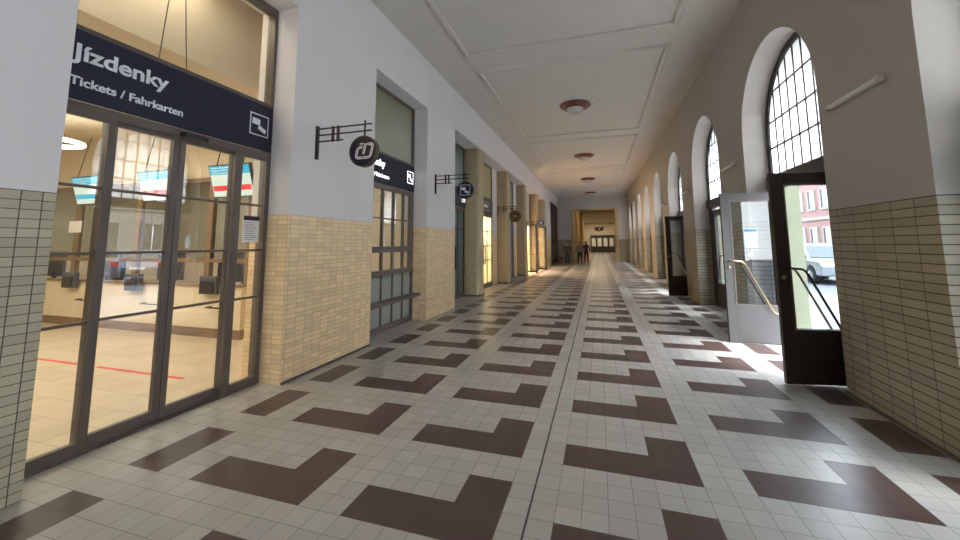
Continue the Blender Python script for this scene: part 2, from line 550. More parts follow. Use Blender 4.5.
# ------------------------------------------------------------------ right wall with arched openings
HW, SPR, ZARC = 1.18, 3.37, 4.55
XO = 3.30                            # inner wall leaf ends here, the door plane sits at 3.22
def arch_z(dy, hw=HW, spr=SPR):
    return spr + math.sqrt(max(0.0, hw * hw - dy * dy))
def arched_wall(x0, x1, hw, spr, y_start, y_end, ztop, centres):
    mb = MB()
    N = 20
    def colm(ya, yb, za, zb):
        # front and back faces of a column whose underside runs from za to zb
        mb.quad((x0, ya, za), (x0, yb, zb), (x0, yb, ztop), (x0, ya, ztop))
        mb.quad((x1, yb, zb), (x1, ya, za), (x1, ya, ztop), (x1, yb, ztop))
        if za > 0:
            mb.quad((x0, ya, za), (x1, ya, za), (x1, yb, zb), (x0, yb, zb))
    y = y_start
    for c in centres:
        colm(y, c - hw, 0, 0)
        mb.quad((x0, c - hw, 0), (x1, c - hw, 0), (x1, c - hw, spr), (x0, c - hw, spr))
        a = [(-hw * math.cos(PI * i / N)) for i in range(N + 1)]
        for i in range(N):
            colm(c + a[i], c + a[i + 1], arch_z(a[i], hw, spr), arch_z(a[i + 1], hw, spr))
        mb.quad((x0, c + hw, 0), (x0, c + hw, spr), (x1, c + hw, spr), (x1, c + hw, 0))
        y = c + hw
    colm(y, y_end, 0, 0)
    mb.quad((x0, y_start, 0), (x0, y_start, ztop), (x1, y_start, ztop), (x1, y_start, 0))
    return mb
CEN = [c for c in ARC if c + HW < YF]
BACK = [ARC[0] - 3.77 * k for k in (3, 2, 1)]
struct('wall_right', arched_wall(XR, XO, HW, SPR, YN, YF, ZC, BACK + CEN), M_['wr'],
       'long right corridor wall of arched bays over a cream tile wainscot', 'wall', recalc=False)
struct('wall_outside', arched_wall(XO, 3.60, HW - 0.04, SPR - 0.02, YN, YF + 0.2, 7.5, BACK + CEN), M_['exty'],
       'pale yellow outer skin of the arched wall, seen through the open doorways', 'wall', recalc=False)

# arched window frames, one per bay
def arch_frame(c, num, label):
    e = empty('window_%d' % num, (3.22, c, 0), label=label, cat='window', kind='structure')
    x0, x1 = 0.0, 0.08
    m = MB()
    # outer ring following the opening
    N = 24
    def ring(hw_o, hw_i, dx0, dx1):
        po = [(-hw_o, 2.42)] + [(-hw_o * math.cos(PI * i / N), SPR + hw_o * math.sin(PI * i / N)) for i in range(N + 1)] + [(hw_o, 2.42)]
        pi_ = [(-hw_i, 2.42)] + [(-hw_i * math.cos(PI * i / N), SPR + hw_i * math.sin(PI * i / N)) for i in range(N + 1)] + [(hw_i, 2.42)]
        n = len(po)
        vs_ = [(dx0, y, z) for y, z in po] + [(dx0, y, z) for y, z in pi_] + [(dx1, y, z) for y, z in po] + [(dx1, y, z) for y, z in pi_]
        fs = []
        for i in range(n - 1):
            fs += [(i, i + 1, n + i + 1, n + i), (2 * n + i, 3 * n + i, 3 * n + i + 1, 2 * n + i + 1), (n + i, n + i + 1, 3 * n + i + 1, 3 * n + i)]
        m.add(vs_, fs)
    ring(HW + 0.01, HW - 0.10, x0, x1)
    for s in (-1, 1):                                             # posts beside the doors
        a, b = sorted((s * 0.90, s * (HW + 0.01)))
        m.box(x0, x1, a, b, 0, 2.46)
    m.build('window_frame', M_['frame'], e)
    MB().box(x0 - 0.06, x1, -HW + 0.005, HW - 0.005, 2.44, 2.66).build('transom', M_['frame'], e, bevel=0.015)
    g = MB()
    HI = HW - 0.10
    n = 9
    for i in range(1, n):
        y = -HI + 2 * HI * i / n
        g.box(0.015, 0.045, y - 0.011, y + 0.011, 2.64, SPR + math.sqrt(max(0.01, HI * HI - y * y)))
    for z in (3.12, 3.55, 4.02):
        hw = HI if z < SPR else math.sqrt(max(0.01, HI * HI - (z - SPR) ** 2))
        g.box(0.013, 0.047, -hw, hw, z - 0.011, z + 0.011)
    g.build('glazing_bars', M_['frame'], e)
    # glass
    p = [(-HI, 2.62)] + [(-HI * math.cos(PI * i / N), SPR + HI * math.sin(PI * i / N)) for i in range(N + 1)] + [(HI, 2.62)]
    MB().prism([(0.028, y, z) for y, z in p], (0.006, 0, 0)).build('glass_pane', M_['arch'], e)
    return e
WORDS = ['mostly out of frame beside the near pier at right', 'above the nearest open door', 'above the closed brown door, second of the row',
         'third of the row, above the farther pair of open doors', 'fourth of the row', 'fifth of the row', 'sixth of the row', 'seventh of the row', 'eighth of the row, next to the end wall']
for i, c in enumerate(CEN):
    arch_frame(c, i + 1, 'arched window with frosted panes in dark bars, ' + WORDS[i])

for k, c in enumerate(BACK):
    e = arch_frame(c, 20 + k, 'arched window behind the camera, out of the picture')
    MB().box(0.02, 0.06, -0.9, 0.9, 0.0, 2.44).build('lower_frosted_pane', M_['arch'], e)
struct('wall_behind', MB().box(-3.6, 4.05, YN - 0.2, YN, 0, ZC), M_['plaster'], 'plain wall closing the corridor behind the camera', 'wall')

# doors under the arches. leaf local: hinge at origin, leaf along +x, inner face towards -y
LW, LH = 0.86, 2.385
def door_leaf(num, loc, rz, label, flip=1, notice=False):
    e = empty('door_%d' % num, loc, rz, label=label, cat='door', kind='structure')
    def half(y0, y1):
        m = MB()
        m.box(0, 0.15, y0, y1, 0.01, LH)
        m.box(LW - 0.14, LW, y0, y1, 0.01, LH)
        m.box(0.15, LW - 0.14, y0, y1, LH - 0.14, LH)
        m.box(0.15, LW - 0.14, y0, y1, 0.01, 0.60)
        return m
    f = flip
    half(*sorted((0, -0.025 * f))).build('inner_face', M_['frame'], e, bevel=0.003)
    half(*sorted((0, 0.025 * f))).build('outer_face', M_['ext'], e, bevel=0.003)
    bead = MB()
    for s in (-1, 1):
        yy = sorted((s * 0.024, s * 0.033))
        bead.box(0.135, 0.155, *yy, 0.585, LH - 0.125)
        bead.box(LW - 0.145, LW - 0.125, *yy, 0.585, LH - 0.125)
        bead.box(0.155, LW - 0.145, *yy, 0.585, 0.605)
        bead.box(0.155, LW - 0.145, *yy, LH - 0.145, LH - 0.125)
    bead.build('glazing_bead', M_['sframe'], e)
    MB().box(0.145, LW - 0.135, -0.004, 0.004, 0.59, LH - 0.13).build('glass_pane', M_['doorglass'], e)
    for s in (-1, 1):                                     # push bars on both faces
        o_ = s * 0.085
        pts = [(LW - 0.06, s * 0.025, 1.28), (LW - 0.065, o_ * 0.9, 1.285), (LW - 0.10, o_, 1.285), (LW - 0.22, o_, 1.275), (LW - 0.255, o_, 1.25),
               (LW - 0.28, o_, 1.21), (LW - 0.58, o_, 0.58), (LW - 0.61, o_, 0.52), (LW - 0.64, o_, 0.485), (LW - 0.69, o_, 0.47), (LW - 0.76, o_, 0.47), (LW - 0.79, o_ * 0.9, 0.47), (LW - 0.795, s * 0.025, 0.47)]
        MB().tube(pts, 0.013, 8).build('push_bar', M_['brass'] if s * f > 0 else M_['darkbar'], e, smooth=True)
    mb = MB()
    for s in (-1, 1):
        mb.lathe([(0.0, s * 0.045), (0.018, s * 0.043), (0.024, s * 0.032), (0.024, s * 0.02)], (LW - 0.06, 0, 1.18), 16, 'y')
    mb.build('door_lock', M_['brass'], e, smooth=True)
    if notice:
        s = f
        y = sorted((s * 0.0045, s * 0.006))
        MB().box(LW - 0.50, LW - 0.32, *y, 1.50, 1.80).build('paper_notice', M_['bluepaper'], e)['label'] = 'pale blue paper notice on the glass'
        h = MB()
        yy = sorted((s * 0.006, s * 0.007))
        h.box(LW - 0.50, LW - 0.32, *yy, 1.75, 1.79)
        h.build('notice_header', M_['signb'], e)
        ln = MB()
        for k in range(6):
            ln.box(LW - 0.485, LW - 0.35 - 0.02 * (k % 3), *yy, 1.715 - k * 0.03, 1.722 - k * 0.03)
        ln.build('notice_lines', M_['bluegrey'], e)
        MB().lathe([(0.0, s * 0.0065), (0.036, s * 0.0065), (0.036, s * 0.0045)], (LW - 0.39, 0, 1.39), 20, 'y').build('round_sticker', M_['paper'], e)
    return e
c1, c2, c3 = ARC[1], ARC[2], ARC[3]
# open leaves: near leaf hinged at c-0.88, far leaf hinged at c+0.88
def open_pair(c, n, la, lb, notice):
    a = math.atan2(-0.14, -0.84)
    door_leaf(n, (3.24, c - 0.89, 0), a, la, flip=-1)
    b = math.atan2(-0.05, -0.83)
    door_leaf(n + 1, (3.24, c + 0.93, 0), b, lb, flip=1, notice=notice)
open_pair(c1, 1, 'tall dark brown glazed door standing open beside the near tiled pier at right', 'grey glazed door leaf standing open with brass bar and blue notice', True)
def _near_open(c, n, la, lb, notice):
    door_leaf(n, (3.24, c - 0.89, 0), math.atan2(-0.14, -0.84), la, flip=-1)
    door_leaf(n + 1, (3.25, c + 0.88, 0), -PI / 2, lb, flip=1)
_near_open(c3, 3, 'dark brown glazed door standing open farther down the right wall', 'closed glazed leaf beside the smaller open dark brown door', False)
nn = 5
for i, c in enumerate(CEN):
    if i in (1, 3):
        continue
    for s in (-1, 1):
        lab = 'closed brown glazed door leaf, %s side of the arch %s' % ('near' if s < 0 else 'far', WORDS[i])
        door_leaf(nn, (3.25, c + s * 0.88, 0), PI / 2 if s < 0 else -PI / 2, lab[:110], flip=-1 if s < 0 else 1)
        nn += 1

# tube wall lamps on the right wall piers
def tube_lamp(c, label):
    e = empty('wall_lamp', (XR, c, 3.0), label=label, cat='wall lamp', group='tube lamps on the right wall')
    MB().box(-0.015, 0.0, -0.38, 0.38, -0.025, 0.025).build('mounting_rail', M_['stucco'], e, bevel=0.004)
    MB().tube([(-0.035, -0.38, 0), (-0.035, 0.38, 0)], 0.026, 12).build('diffuser', M_['paper'], e, smooth=True)
    for s in (-1, 1):
        MB().box(-0.064, -0.0, s * 0.39 - 0.012, s * 0.39 + 0.012, -0.03, 0.03).build('end_cap', M_['stucco'], e, bevel=0.004)
PW = ['by the near open brown door', 'between the first and second arches', 'between the second and third arches', 'between the third and fourth arches']
for i in range(4):
    tube_lamp(1.81 + 3.80 * i, 'slim white tube lamp on the right wall ' + PW[i])

# ------------------------------------------------------------------ left wall
O1, O2, ZO = (-1.06, 0.97), (2.725, 4.755), 4.53
YR = 6.43
mb = MB()
mb.box(-3.6, XL, YN, O1[0], 0, ZC)
struct('wall_left', mb, M_['wl0'], 'white wall pier with greenish cream tile wainscot, left edge of the picture', 'wall')
mb = MB()
mb.box(-3.6, XL, O1[1], O2[0], 0, ZC)
struct('wall_left_middle', mb, M_['wl'], 'wide white pier with cream tiles between the ticket doors and the ticket window', 'wall')
mb = MB()
mb.box(-3.6, XL, O2[1], YR, 0, ZC)
struct('wall_left_far', mb, M_['wl'], 'white pier with cream tiles beyond the ticket window', 'wall')
mb = MB()
mb.box(-3.6, XL, O1[0], O1[1], ZO, ZC)
mb.box(-3.6, XL, O2[0], O2[1], ZO, ZC)
mb.box(-3.6, XL, YR, 24.0, ZO + 0.02, ZC)
struct('wall_left_header', mb, M_['plaster'], 'white wall band above the shopfronts of the left wall', 'wall')
mb = MB()
mb.box(-3.6, XL, 24.0, 26.7, 0, ZC)
mb.box(-3.6, XL, 26.7, YF, 4.85, ZC)
struct('wall_left_end', mb, M_['wl'], 'white and tiled wall stretch before the brown portal', 'wall')
mb = MB()
for a, b in ((11.7, 12.45), (15.6, 16.35), (19.9, 20.3)):
    mb.box(-3.6, -3.50, a, b, 0, ZO + 0.02)
mb.box(-3.6, -3.50, 12.45, 13.05, 0, ZO + 0.02)
mb.box(-3.6, -3.50, 8.45, 9.15, 0, ZO + 0.02)
struct('wall_left_recess', mb, M_['wl'], 'recessed white strips with tile wainscot beside the far pillars', 'wall')
# plinth strips
def plinth(name, y0, y1, x, s, label):
    struct(name, MB().box(*sorted((x, x + s * 0.012)), y0, y1, 0.0, 0.03), M_['sframe'], label, 'baseboard')
plinth('baseboard_left', O1[1], O2[0], XL, 1, 'thin dark plinth under the wide tiled pier at left')
plinth('baseboard_right', CEN[0] + HW, CEN[1] - HW, XR, -1, 'thin dark plinth under the near tiled pier at right')

# pillars
pl = None
def pillar(y0, label):
    global pl
    if pl is None:
        e = empty('tiled_pillar')
        w, r, x0, x1 = 0.62, 0.10, -0.5, 0.0
        pts = []
        for cx, cy, a0 in ((x1 - r, r, -PI / 2), (x1 - r, w - r, 0)):
            for k in range(7):
                t = a0 + PI / 2 * k / 6
                pts.append((cx + r * math.cos(t), cy + r * math.sin(t), 0.0))
        pts += [(x0, w, 0.0), (x0, 0, 0.0)]
        MB().prism(pts, (0, 0, ZO + 0.02)).build('shaft', M_['pillar'], e, smooth=True)
        base = [(x * 1.0 + (0.012 if x > -0.4 else 0), (y - w / 2) * 1.03 + w / 2, 0.0) for x, y, z in pts]
        MB().prism(base, (0, 0, 0.05)).build('base', M_['sframe'], e)
        pl = e
        o = e
    else:
        o = copy_tree(pl)
    o.location = (-3.05, y0, 0)
    tag(o, label, 'pillar', 'tan tiled pillars of the left wall')
pillar(8.50, 'tan tiled pillar behind the round ticket sign, nearest of the pillars')
pillar(12.42, 'tan tiled pillar just past the yellow lit doors')
pillar(16.32, 'tan tiled pillar before the open glass shop doors')
pillar(20.22, 'tan tiled pillar seen above the first open glass shop door')
pillar(23.40, 'tan tiled pillar farthest down, before the brown portal')

# shopfronts -------------------------------------------------------
def rect_frame(m, x0, x1, y0, y1, z0, z1, w):
    m.box(x0, x1, y0, y0 + w, z0, z1)
    m.box(x0, x1, y1 - w, y1, z0, z1)
    m.box(x0, x1, y0 + w, y1 - w, z1 - w, z1)
    m.box(x0, x1, y0 + w, y1 - w, z0, z0 + w)

# ticket office doors (first opening)
e = empty('door_ticket_office', (XD, 0, 0), label='glazed sliding doors with side panes into the lit ticket office', cat='door', kind='structure')
m = MB()
y0, y1 = O1
m.box(-0.10, 0.02, y0, y0 + 0.05, 0, ZO)
m.box(-0.10, 0.02, y1 - 0.045, y1, 0, ZO)
m.box(-0.10, 0.02, y0 + 0.05, y1 - 0.045, ZO - 0.07, ZO)
m.box(-0.10, 0.02, y0 + 0.05, y1 - 0.045, 3.23, 3.28)
m.box(-0.10, 0.02, y0 + 0.05, y1 - 0.045, 2.60, 2.68)
m.build('door_frame', M_['sframe'], e, bevel=0.004)
MB().box(-0.03, -0.022, y0 + 0.05, y1 - 0.045, 3.28, ZO - 0.07).build('upper_pane', M_['glass'], e)
def leaf(name, a, b, x, wl, wr, zb, zt=2.62):
    m = MB()
    m.box(x - 0.025, x + 0.025, a, a + wl, 0.01, zt)
    m.box(x - 0.025, x + 0.025, b - wr, b, 0.01, zt)
    m.box(x - 0.025, x + 0.025, a + wl, b - wr, 0.01, zb)
    m.box(x - 0.025, x + 0.025, a + wl, b - wr, zt - 0.05, zt)
    for z in (2.03, 1.51, 0.98):
        m.box(x - 0.014, x + 0.014, a + wl, b - wr, z - 0.012, z + 0.012)
    o = m.build(name, M_['sframe'], e, bevel=0.004)
    MB().box(x - 0.004, x + 0.004, a + wl, b - wr, zb, zt - 0.05).build('glass_pane', M_['glass'], o)
    return o
leaf('side_pane', y0 + 0.05, -0.60, 0.0, 0.02, 0.05, 0.10)
leaf('door_leaf', -0.645, -0.06, -0.05, 0.085, 0.055, 0.11)
leaf('door_leaf', -0.055, 0.545, -0.05, 0.055, 0.05, 0.11)
sp = leaf('side_pane', 0.50, y1 - 0.045, 0.0, 0.09, 0.02, 0.10)
MB().box(-0.09, 0.03, y0 + 0.05, y1 - 0.045, 0.0, 0.012).build('threshold', M_['sframe'], e)
nt = MB().box(0.005, 0.007, 0.655, 0.865, 1.60, 1.90).build('opening_hours_notice', M_['paper'], sp)
nt['label'] = 'white printed notice with navy header'
MB().box(0.007, 0.008, 0.655, 0.865, 1.85, 1.90).build('notice_header', M_['navy'], sp)
ln = MB()
for k in range(9):
    ln.box(0.007, 0.008, 0.675, 0.80 + 0.012 * (k % 4), 1.82 - k * 0.024, 1.826 - k * 0.024)
ln.build('notice_lines', M_['bluegrey'], sp)
MB().box(0.03, 0.10, -0.11, 0.13, 2.60, 2.645).build('door_sensor', M_['black'], e, bevel=0.008)['label'] = 'black motion sensor above the doors'

# ticket signs
def pictogram(m, y, z, s):
    """two tickets, facing +x, at local x=0.."""
    for cy, cz, a, w, h in ((-0.17, 0.13, -0.06, 0.40, 0.27), (0.15, -0.17, -0.42, 0.42, 0.19)):
        pts = []
        for dy, dz in ((-w / 2, -h / 2), (w / 2, -h / 2), (w / 2, h / 2), (-w / 2, h / 2)):
            pts.append((0.0, y + s * (cy + dy * math.cos(a) - dz * math.sin(a)), z + s * (cz + dy * math.sin(a) + dz * math.cos(a))))
        m.prism(pts, (0.004, 0, 0))
def square_line(m, y, z, s, w, x0=0.0, x1=0.004):
    m.box(x0, x1, y - s, y + s, z - s, z - s + w)
    m.box(x0, x1, y - s, y + s, z + s - w, z + s)
    m.box(x0, x1, y - s, y - s + w, z - s + w, z + s - w)
    m.box(x0, x1, y + s - w, y + s, z - s + w, z + s - w)
def ticket_sign(yo, label, lit, x=XD, w=2.0):
    e = empty('ticket_sign', (x + 0.021, yo, 2.68), label=label, cat='sign', group='navy ticket signs')
    MB().box(0.0, 0.02, 0.052, w, 0.0, 0.55).build('sign_panel', M_['navy'], e, bevel=0.003)
    lm = M_['lit'] if lit else M_['letter']
    fit_text('lettering', 'Jízdenky', 0.69, 0.128, lm, e, (0.022, 0.12, 0.318), FACE_X, bold=0.004)
    fit_text('small_lettering', 'Tickets / Fahrkarten', 0.83, 0.070, lm, e, (0.022, 0.125, 0.115), FACE_X, bold=0.002)
    m = MB()
    square_line(m, 1.815, 0.29, 0.128, 0.012)
    pictogram(m, 1.815, 0.29, 0.26)
    m.build('ticket_pictogram', lm, e, loc=(0.021, 0, 0))
    return e
ticket_sign(O1[0], 'long navy sign reading Jízdenky above the ticket office doors', False)
ticket_sign(O2[0], 'navy sign with glowing white letters above the ticket window, behind the first roundel', True)
# lettering only partly visible in third bay
ticket_sign(6.45, 'navy sign with glowing white letters behind the second roundel', True, x=-3.50, w=2.0)

# ticket window (second opening)
e = empty('window_ticket', (XD, 0, 0), label='tall ticket window with grey green pane above and small panes below a shelf', cat='window', kind='structure')
y0, y1 = O2
m = MB()
rect_frame(m, -0.10, 0.02, y0, y1, 0, ZO, 0.045)
m.box(-0.10, 0.02, y0 + 0.045, y1 - 0.045, 3.23, 3.28)
m.box(-0.10, 0.02, y0 + 0.045, y1 - 0.045, 2.60, 2.68)
m.box(-0.08, 0.01, y0 + 0.045, y1 - 0.045, 1.42, 1.53)
m.box(-0.08, 0.01, y0 + 0.045, y1 - 0.045, 1.00, 1.09)
m.box(-0.08, 0.01, y0 + 0.045, y1 - 0.045, 0.045, 0.10)
for k in range(1, 5):
    y = 2.795 + 0.395 * k
    m.box(-0.06, 0.0, y - 0.016, y + 0.016, 0.1, 2.60)
m.box(-0.045, -0.01, y0 + 0.045, y1 - 0.045, 2.04, 2.065)
m.build('window_frame', M_['sframe_lt'], e, bevel=0.003)
MB().box(-0.04, -0.03, y0 + 0.045, y1 - 0.045, 3.28, ZO - 0.045).build('upper_pane', M_['teal'], e)
MB().box(-0.034, -0.028, y0 + 0.045, y1 - 0.045, 1.09, 2.60).build('middle_pane', M_['glass'], e)
MB().box(-0.034, -0.028, y0 + 0.045, y1 - 0.045, 0.1, 1.0).build('lower_pane', M_['steel'], e)
MB().box(0.0, 0.22, y0 + 0.01, y1 - 0.01, 0.50, 0.56).build('shelf', M_['sframe_lt'], e, bevel=0.006)

# bay shopfronts behind the pillars
def bay(num, y0, y1, upper, lower, label, signm, frm='sframe', double=True, x=-3.5):
    e = empty('window_bay_%d' % num, (x, 0, 0), label=label, cat='shopfront', kind='structure')
    m = MB()
    rect_frame(m, -0.09, 0.0, y0, y1, 0, ZO + 0.02, 0.06)
    m.box(-0.09, 0.0, y0 + 0.06, y1 - 0.06, 3.23, 3.29)
    m.box(-0.09, 0.0, y0 + 0.06, y1 - 0.06, 2.58, 2.68)
    n = 4
    ww = (y1 - y0 - 0.12) / n
    for k in range(1, n):
        y = y0 + 0.06 + ww * k
        w = 0.05 if k == n // 2 else 0.025
        m.box(-0.07, -0.01, y - w, y + w, 0.06, 2.58)
    for z in (2.03, 1.5, 0.98):
        m.box(-0.05, -0.02, y0 + 0.06, y1 - 0.06, z - 0.014, z + 0.014)
    m.box(-0.07, -0.01, y0 + 0.06, y1 - 0.06, 0.06, 0.16)
    m.build('window_frame', M_[frm], e)
    MB().box(-0.04, -0.032, y0 + 0.06, y1 - 0.06, 3.29, ZO - 0.04).build('upper_pane', M_[upper], e)
    MB().box(-0.04, -0.032, y0 + 0.06, y1 - 0.06, 0.16, 2.58).build('lower_pane', M_[lower], e)
    yc = (y0 + y1) / 2
    for s in (-1, 1):
        MB().tube([(-0.01, yc + s * 0.1, 0.85), (0.06, yc + s * 0.1, 0.88), (0.06, yc + s * 0.1, 1.5), (-0.01, yc + s * 0.1, 1.53)], 0.018, 8).build('door_handle', M_['black'], e, smooth=True)
    if signm:
        MB().box(0.0, 0.02, y0 + 0.02, y1 - 0.02, 2.68, 3.25).build('sign_panel', M_[signm], e)
        m = MB()
        ys = yc + 0.35
        for a, b, c_, d in ((ys - 0.42, ys + 0.42, 2.80, 2.812), (ys - 0.42, ys + 0.42, 3.10, 3.112), (ys - 0.42, ys - 0.408, 2.80, 3.112), (ys + 0.408, ys + 0.42, 2.80, 3.112)):
            m.box(0.02, 0.024, a, b, c_, d)
        m.build('sign_outline', M_['letter'], e)
        for k in range(4):
            MB().box(0.02, 0.024, ys - 0.25 + 0.13 * k, ys - 0.16 + 0.13 * k, 2.90, 3.02).build('sign_mark', M_['letter'], e)
    return e
bay(1, YR, 8.50, 'teal', 'steel', 'grey glazed shopfront between the white pier and the nearest tan pillar', None)
bay(2, 9.12, 11.72, 'teal', 'yellowpane', 'double doors with glowing pale yellow panes under a brown sign', 'brownsign')
bay(3, 13.04, 15.62, 'teal', 'steel', 'dark glazed shopfront between the second and third tan pillars', 'brownsign')

# open shop: two glass display doors folded out, red light bar
def glass_door(y, x0, x1, label, h=2.62):
    e = empty('glass_shop_door', (x0, y, 0), label=label, cat='door', group='open glass shop doors')
    w = x1 - x0
    m = MB()
    m.box(0, 0.06, -0.03, 0.03, 0.03, h)
    m.box(w - 0.08, w, -0.04, 0.04, 0.0, h)
    m.box(0.06, w - 0.08, -0.03, 0.03, h - 0.08, h)
    m.box(0.06, w - 0.08, -0.03, 0.03, 0.03, 0.12)
    m.build('door_frame', M_['black'], e)
    b = MB()
    for z in (0.98, 1.5, 2.05):
        b.box(0.06, w - 0.08, -0.012, 0.012, z - 0.012, z + 0.012)
    b.build('glazing_bars', M_['frame'], e)
    MB().box(0.06, w - 0.08, -0.004, 0.004, 0.12, h - 0.08).build('glass_pane', M_['doorglass'], e)
    MB().tube([(w - 0.16, -0.01, 0.95), (w - 0.16, -0.06, 0.97), (w - 0.16, -0.06, 1.25), (w - 0.16, -0.01, 1.27)], 0.012, 8).build('door_handle', M_['brass'], e, smooth=True)
glass_door(18.2, -3.36, -2.76, 'nearer open glass shop door in a black frame beside the red light bar')
glass_door(20.9, -3.25, -2.62, 'farther open glass shop door under the fourth hanging roundel')
tag(MB().box(-3.44, -3.38, 18.05, 18.11, 0.0, 2.45).build('red_light_bar', M_['redled']), 'vertical glowing red light bar beside the open glass shop door', 'light bar')
m = MB()
m.box(-3.6, -3.5, 16.94, 20.2, 2.7, ZO + 0.02)
m.box(-3.6, -3.5, 20.8, 24.0, 2.7, ZO + 0.02)
struct('wall_above_open_shop', m, M_['plaster'], 'plain wall over the open shop entrance', 'wall')

# brown portal at the far left
e = empty('door_brown_portal', (-3.09, 26.7, 0), label='tall dark brown timber portal at the far end of the left wall', cat='door', kind='structure')
MB().box(-0.1, 0, 0.0, 5.18, 0, 4.85).build('door_panel', M_['portal'], e)
m = MB()
for k in range(5):
    m.box(0, 0.05, 0.0 + k * 1.27, 0.12 + k * 1.27, 0, 4.85)
m.box(0, 0.05, 0.12, 5.18, 2.5, 2.62)
m.box(0, 0.05, 0.12, 5.18, 4.72, 4.85)
m.build('door_frame', M_['portal'], e)
MB().box(0.0, 0.03, 0.15, 5.1, 0.2, 1.5).build('dark_lower_panel', M_['darkbar'], e)  # plain dark slab for the darker lower area of the portal

# ------------------------------------------------------------------ end wall and the hall behind
OX0, OX1, OZ = -1.84, 2.03, 4.58
m = MB()
m.box(-3.6, OX0, YF, YF + 0.5, 0, ZC)
m.box(OX1, 3.4, YF, YF + 0.5, 0, ZC)
m.box(OX0, OX1, YF, YF + 0.5, OZ, ZC)
M_['wend'] = wall_mat('end_wall', (0.60, 0.59, 0.60), (0.36, 0.31, 0.23), (0.2, 0.16, 0.1), 0.145, 0.055)
struct('wall_end', m, M_['wend'], 'grey end wall with tile wainscot around the yellow passage opening', 'wall')
m = MB()
m.box(OX0 - 0.02, OX0 + 0.22, YF - 0.03, YF + 0.55, 0, OZ)
m.box(OX1 - 0.22, OX1 + 0.02, YF - 0.03, YF + 0.55, 0, OZ)
m.box(OX0 + 0.22, OX1 - 0.22, YF - 0.03, YF + 0.55, OZ - 0.12, OZ)
struct('trim_passage', m, M_['yellow'], 'ochre casing of the opening in the end wall', 'trim')
YE = 68.0
struct('floor_hall', MB().quad((-5, YF, 0), (6, YF, 0), (6, YE, 0), (-5, YE, 0)), M_['floor'], 'tiled floor continuing into the far hall', 'floor')
struct('ceiling_hall', MB().box(-5, 6, YF + 0.5, YE, 5.2, 5.4), M_['hallceil'], 'dim warm ceiling of the far hall', 'ceiling')
m = MB()
m.box(-2.4, -2.2, YF + 0.5, YE, 0, 5.2)
struct('wall_hall_left', m, M_['hall'], 'warm left wall of the far hall', 'wall')
m = MB()
m.box(3.3, 3.5, YF + 0.5, YE, 0, 5.2)
struct('wall_hall_right', m, M_['hall'], 'warm right wall of the far hall', 'wall')
m = MB()
m.box(-5, 6, YE, YE + 0.2, 0, 5.4)
struct('wall_hall_end', m, M_['hall'], 'warm plaster wall behind the dark wooden counters, far end', 'wall')
hp = None
for i, y in enumerate((35.5, 40.5, 46.0, 52.0)):
    if hp is None:
        hp = empty('hall_pillar')
        MB().box(-0.35, 0.35, -0.35, 0.35, 0, 5.2).build('shaft', M_['yellow'], hp, bevel=0.03)
        MB().box(-0.4, 0.4, -0.4, 0.4, 0, 0.25).build('base', M_['hall'], hp, bevel=0.02)
        MB().box(-0.42, 0.42, -0.42, 0.42, 4.9, 5.2).build('capital', M_['hall'], hp, bevel=0.02)
        o = hp
    else:
        o = copy_tree(hp)
    o.location = (-1.85, y, 0)
    tag(o, 'ochre pillar in the far hall, %s from the opening' % ['first', 'second', 'third', 'fourth'][i], 'pillar', 'ochre pillars of the far hall')
o = copy_tree(hp)
o.location = (2.35, 34.2, 0)
tag(o, 'ochre pillar just inside the passage opening, right side', 'pillar', 'ochre pillars of the far hall')
e = empty('wooden_ticket_counter', (0.0, YE - 0.5, 0), label='dark wooden counter front with four pale windows at the far end', cat='counter')
xa, xb = -0.95, 2.95
m = MB()
m.box(xa, xb, 0, 0.4, 0.0, 1.05)
m.box(xa, xb, 0, 0.4, 2.55, 3.0)
ww = (xb - xa) / 4
for k in range(5):
    m.box(xa + ww * k - (0.14 if k else 0), xa + ww * k + (0.14 if k < 4 else 0), 0, 0.4, 1.05, 2.55)
m.build('counter_front', M_['frame'], e, bevel=0.02)
MB().box(xa - 0.05, xb + 0.05, -0.12, 0.1, 1.0, 1.06).build('ledge', M_['portal'], e)
for k in range(4):
    MB().box(xa + ww * k + 0.14, xa + ww * (k + 1) - 0.14, 0.15, 0.17, 1.05, 2.55).build('window_pane', M_['paper'], e)
e = empty('wall_emblem', (0.55, YE - 0.02, 4.05), label='dark winged emblem high on the far wall above the wooden counters', cat='emblem')
MB().lathe([(0.0, -0.10), (0.30, -0.10), (0.36, -0.05), (0.36, 0)], (0, 0, 0), 24, 'y').build('centre_shield', M_['black'], e, smooth=True)
for s in (-1, 1):
    m = MB()
    for k in range(5):
        m.tube([(s * 0.25, -0.05, 0.25 - 0.11 * k), (s * 0.55, -0.07, 0.34 - 0.13 * k), (s * (0.92 - 0.07 * k), -0.05, 0.30 - 0.13 * k)], [0.06, 0.055, 0.02], 6)
    m.build('wing', M_['black'], e, smooth=True)
m = MB()
m.box(-0.10, 0.10, -0.13, -0.10, -0.12, 0.12)
m.build('gilt_mark', M_['brass'], e)

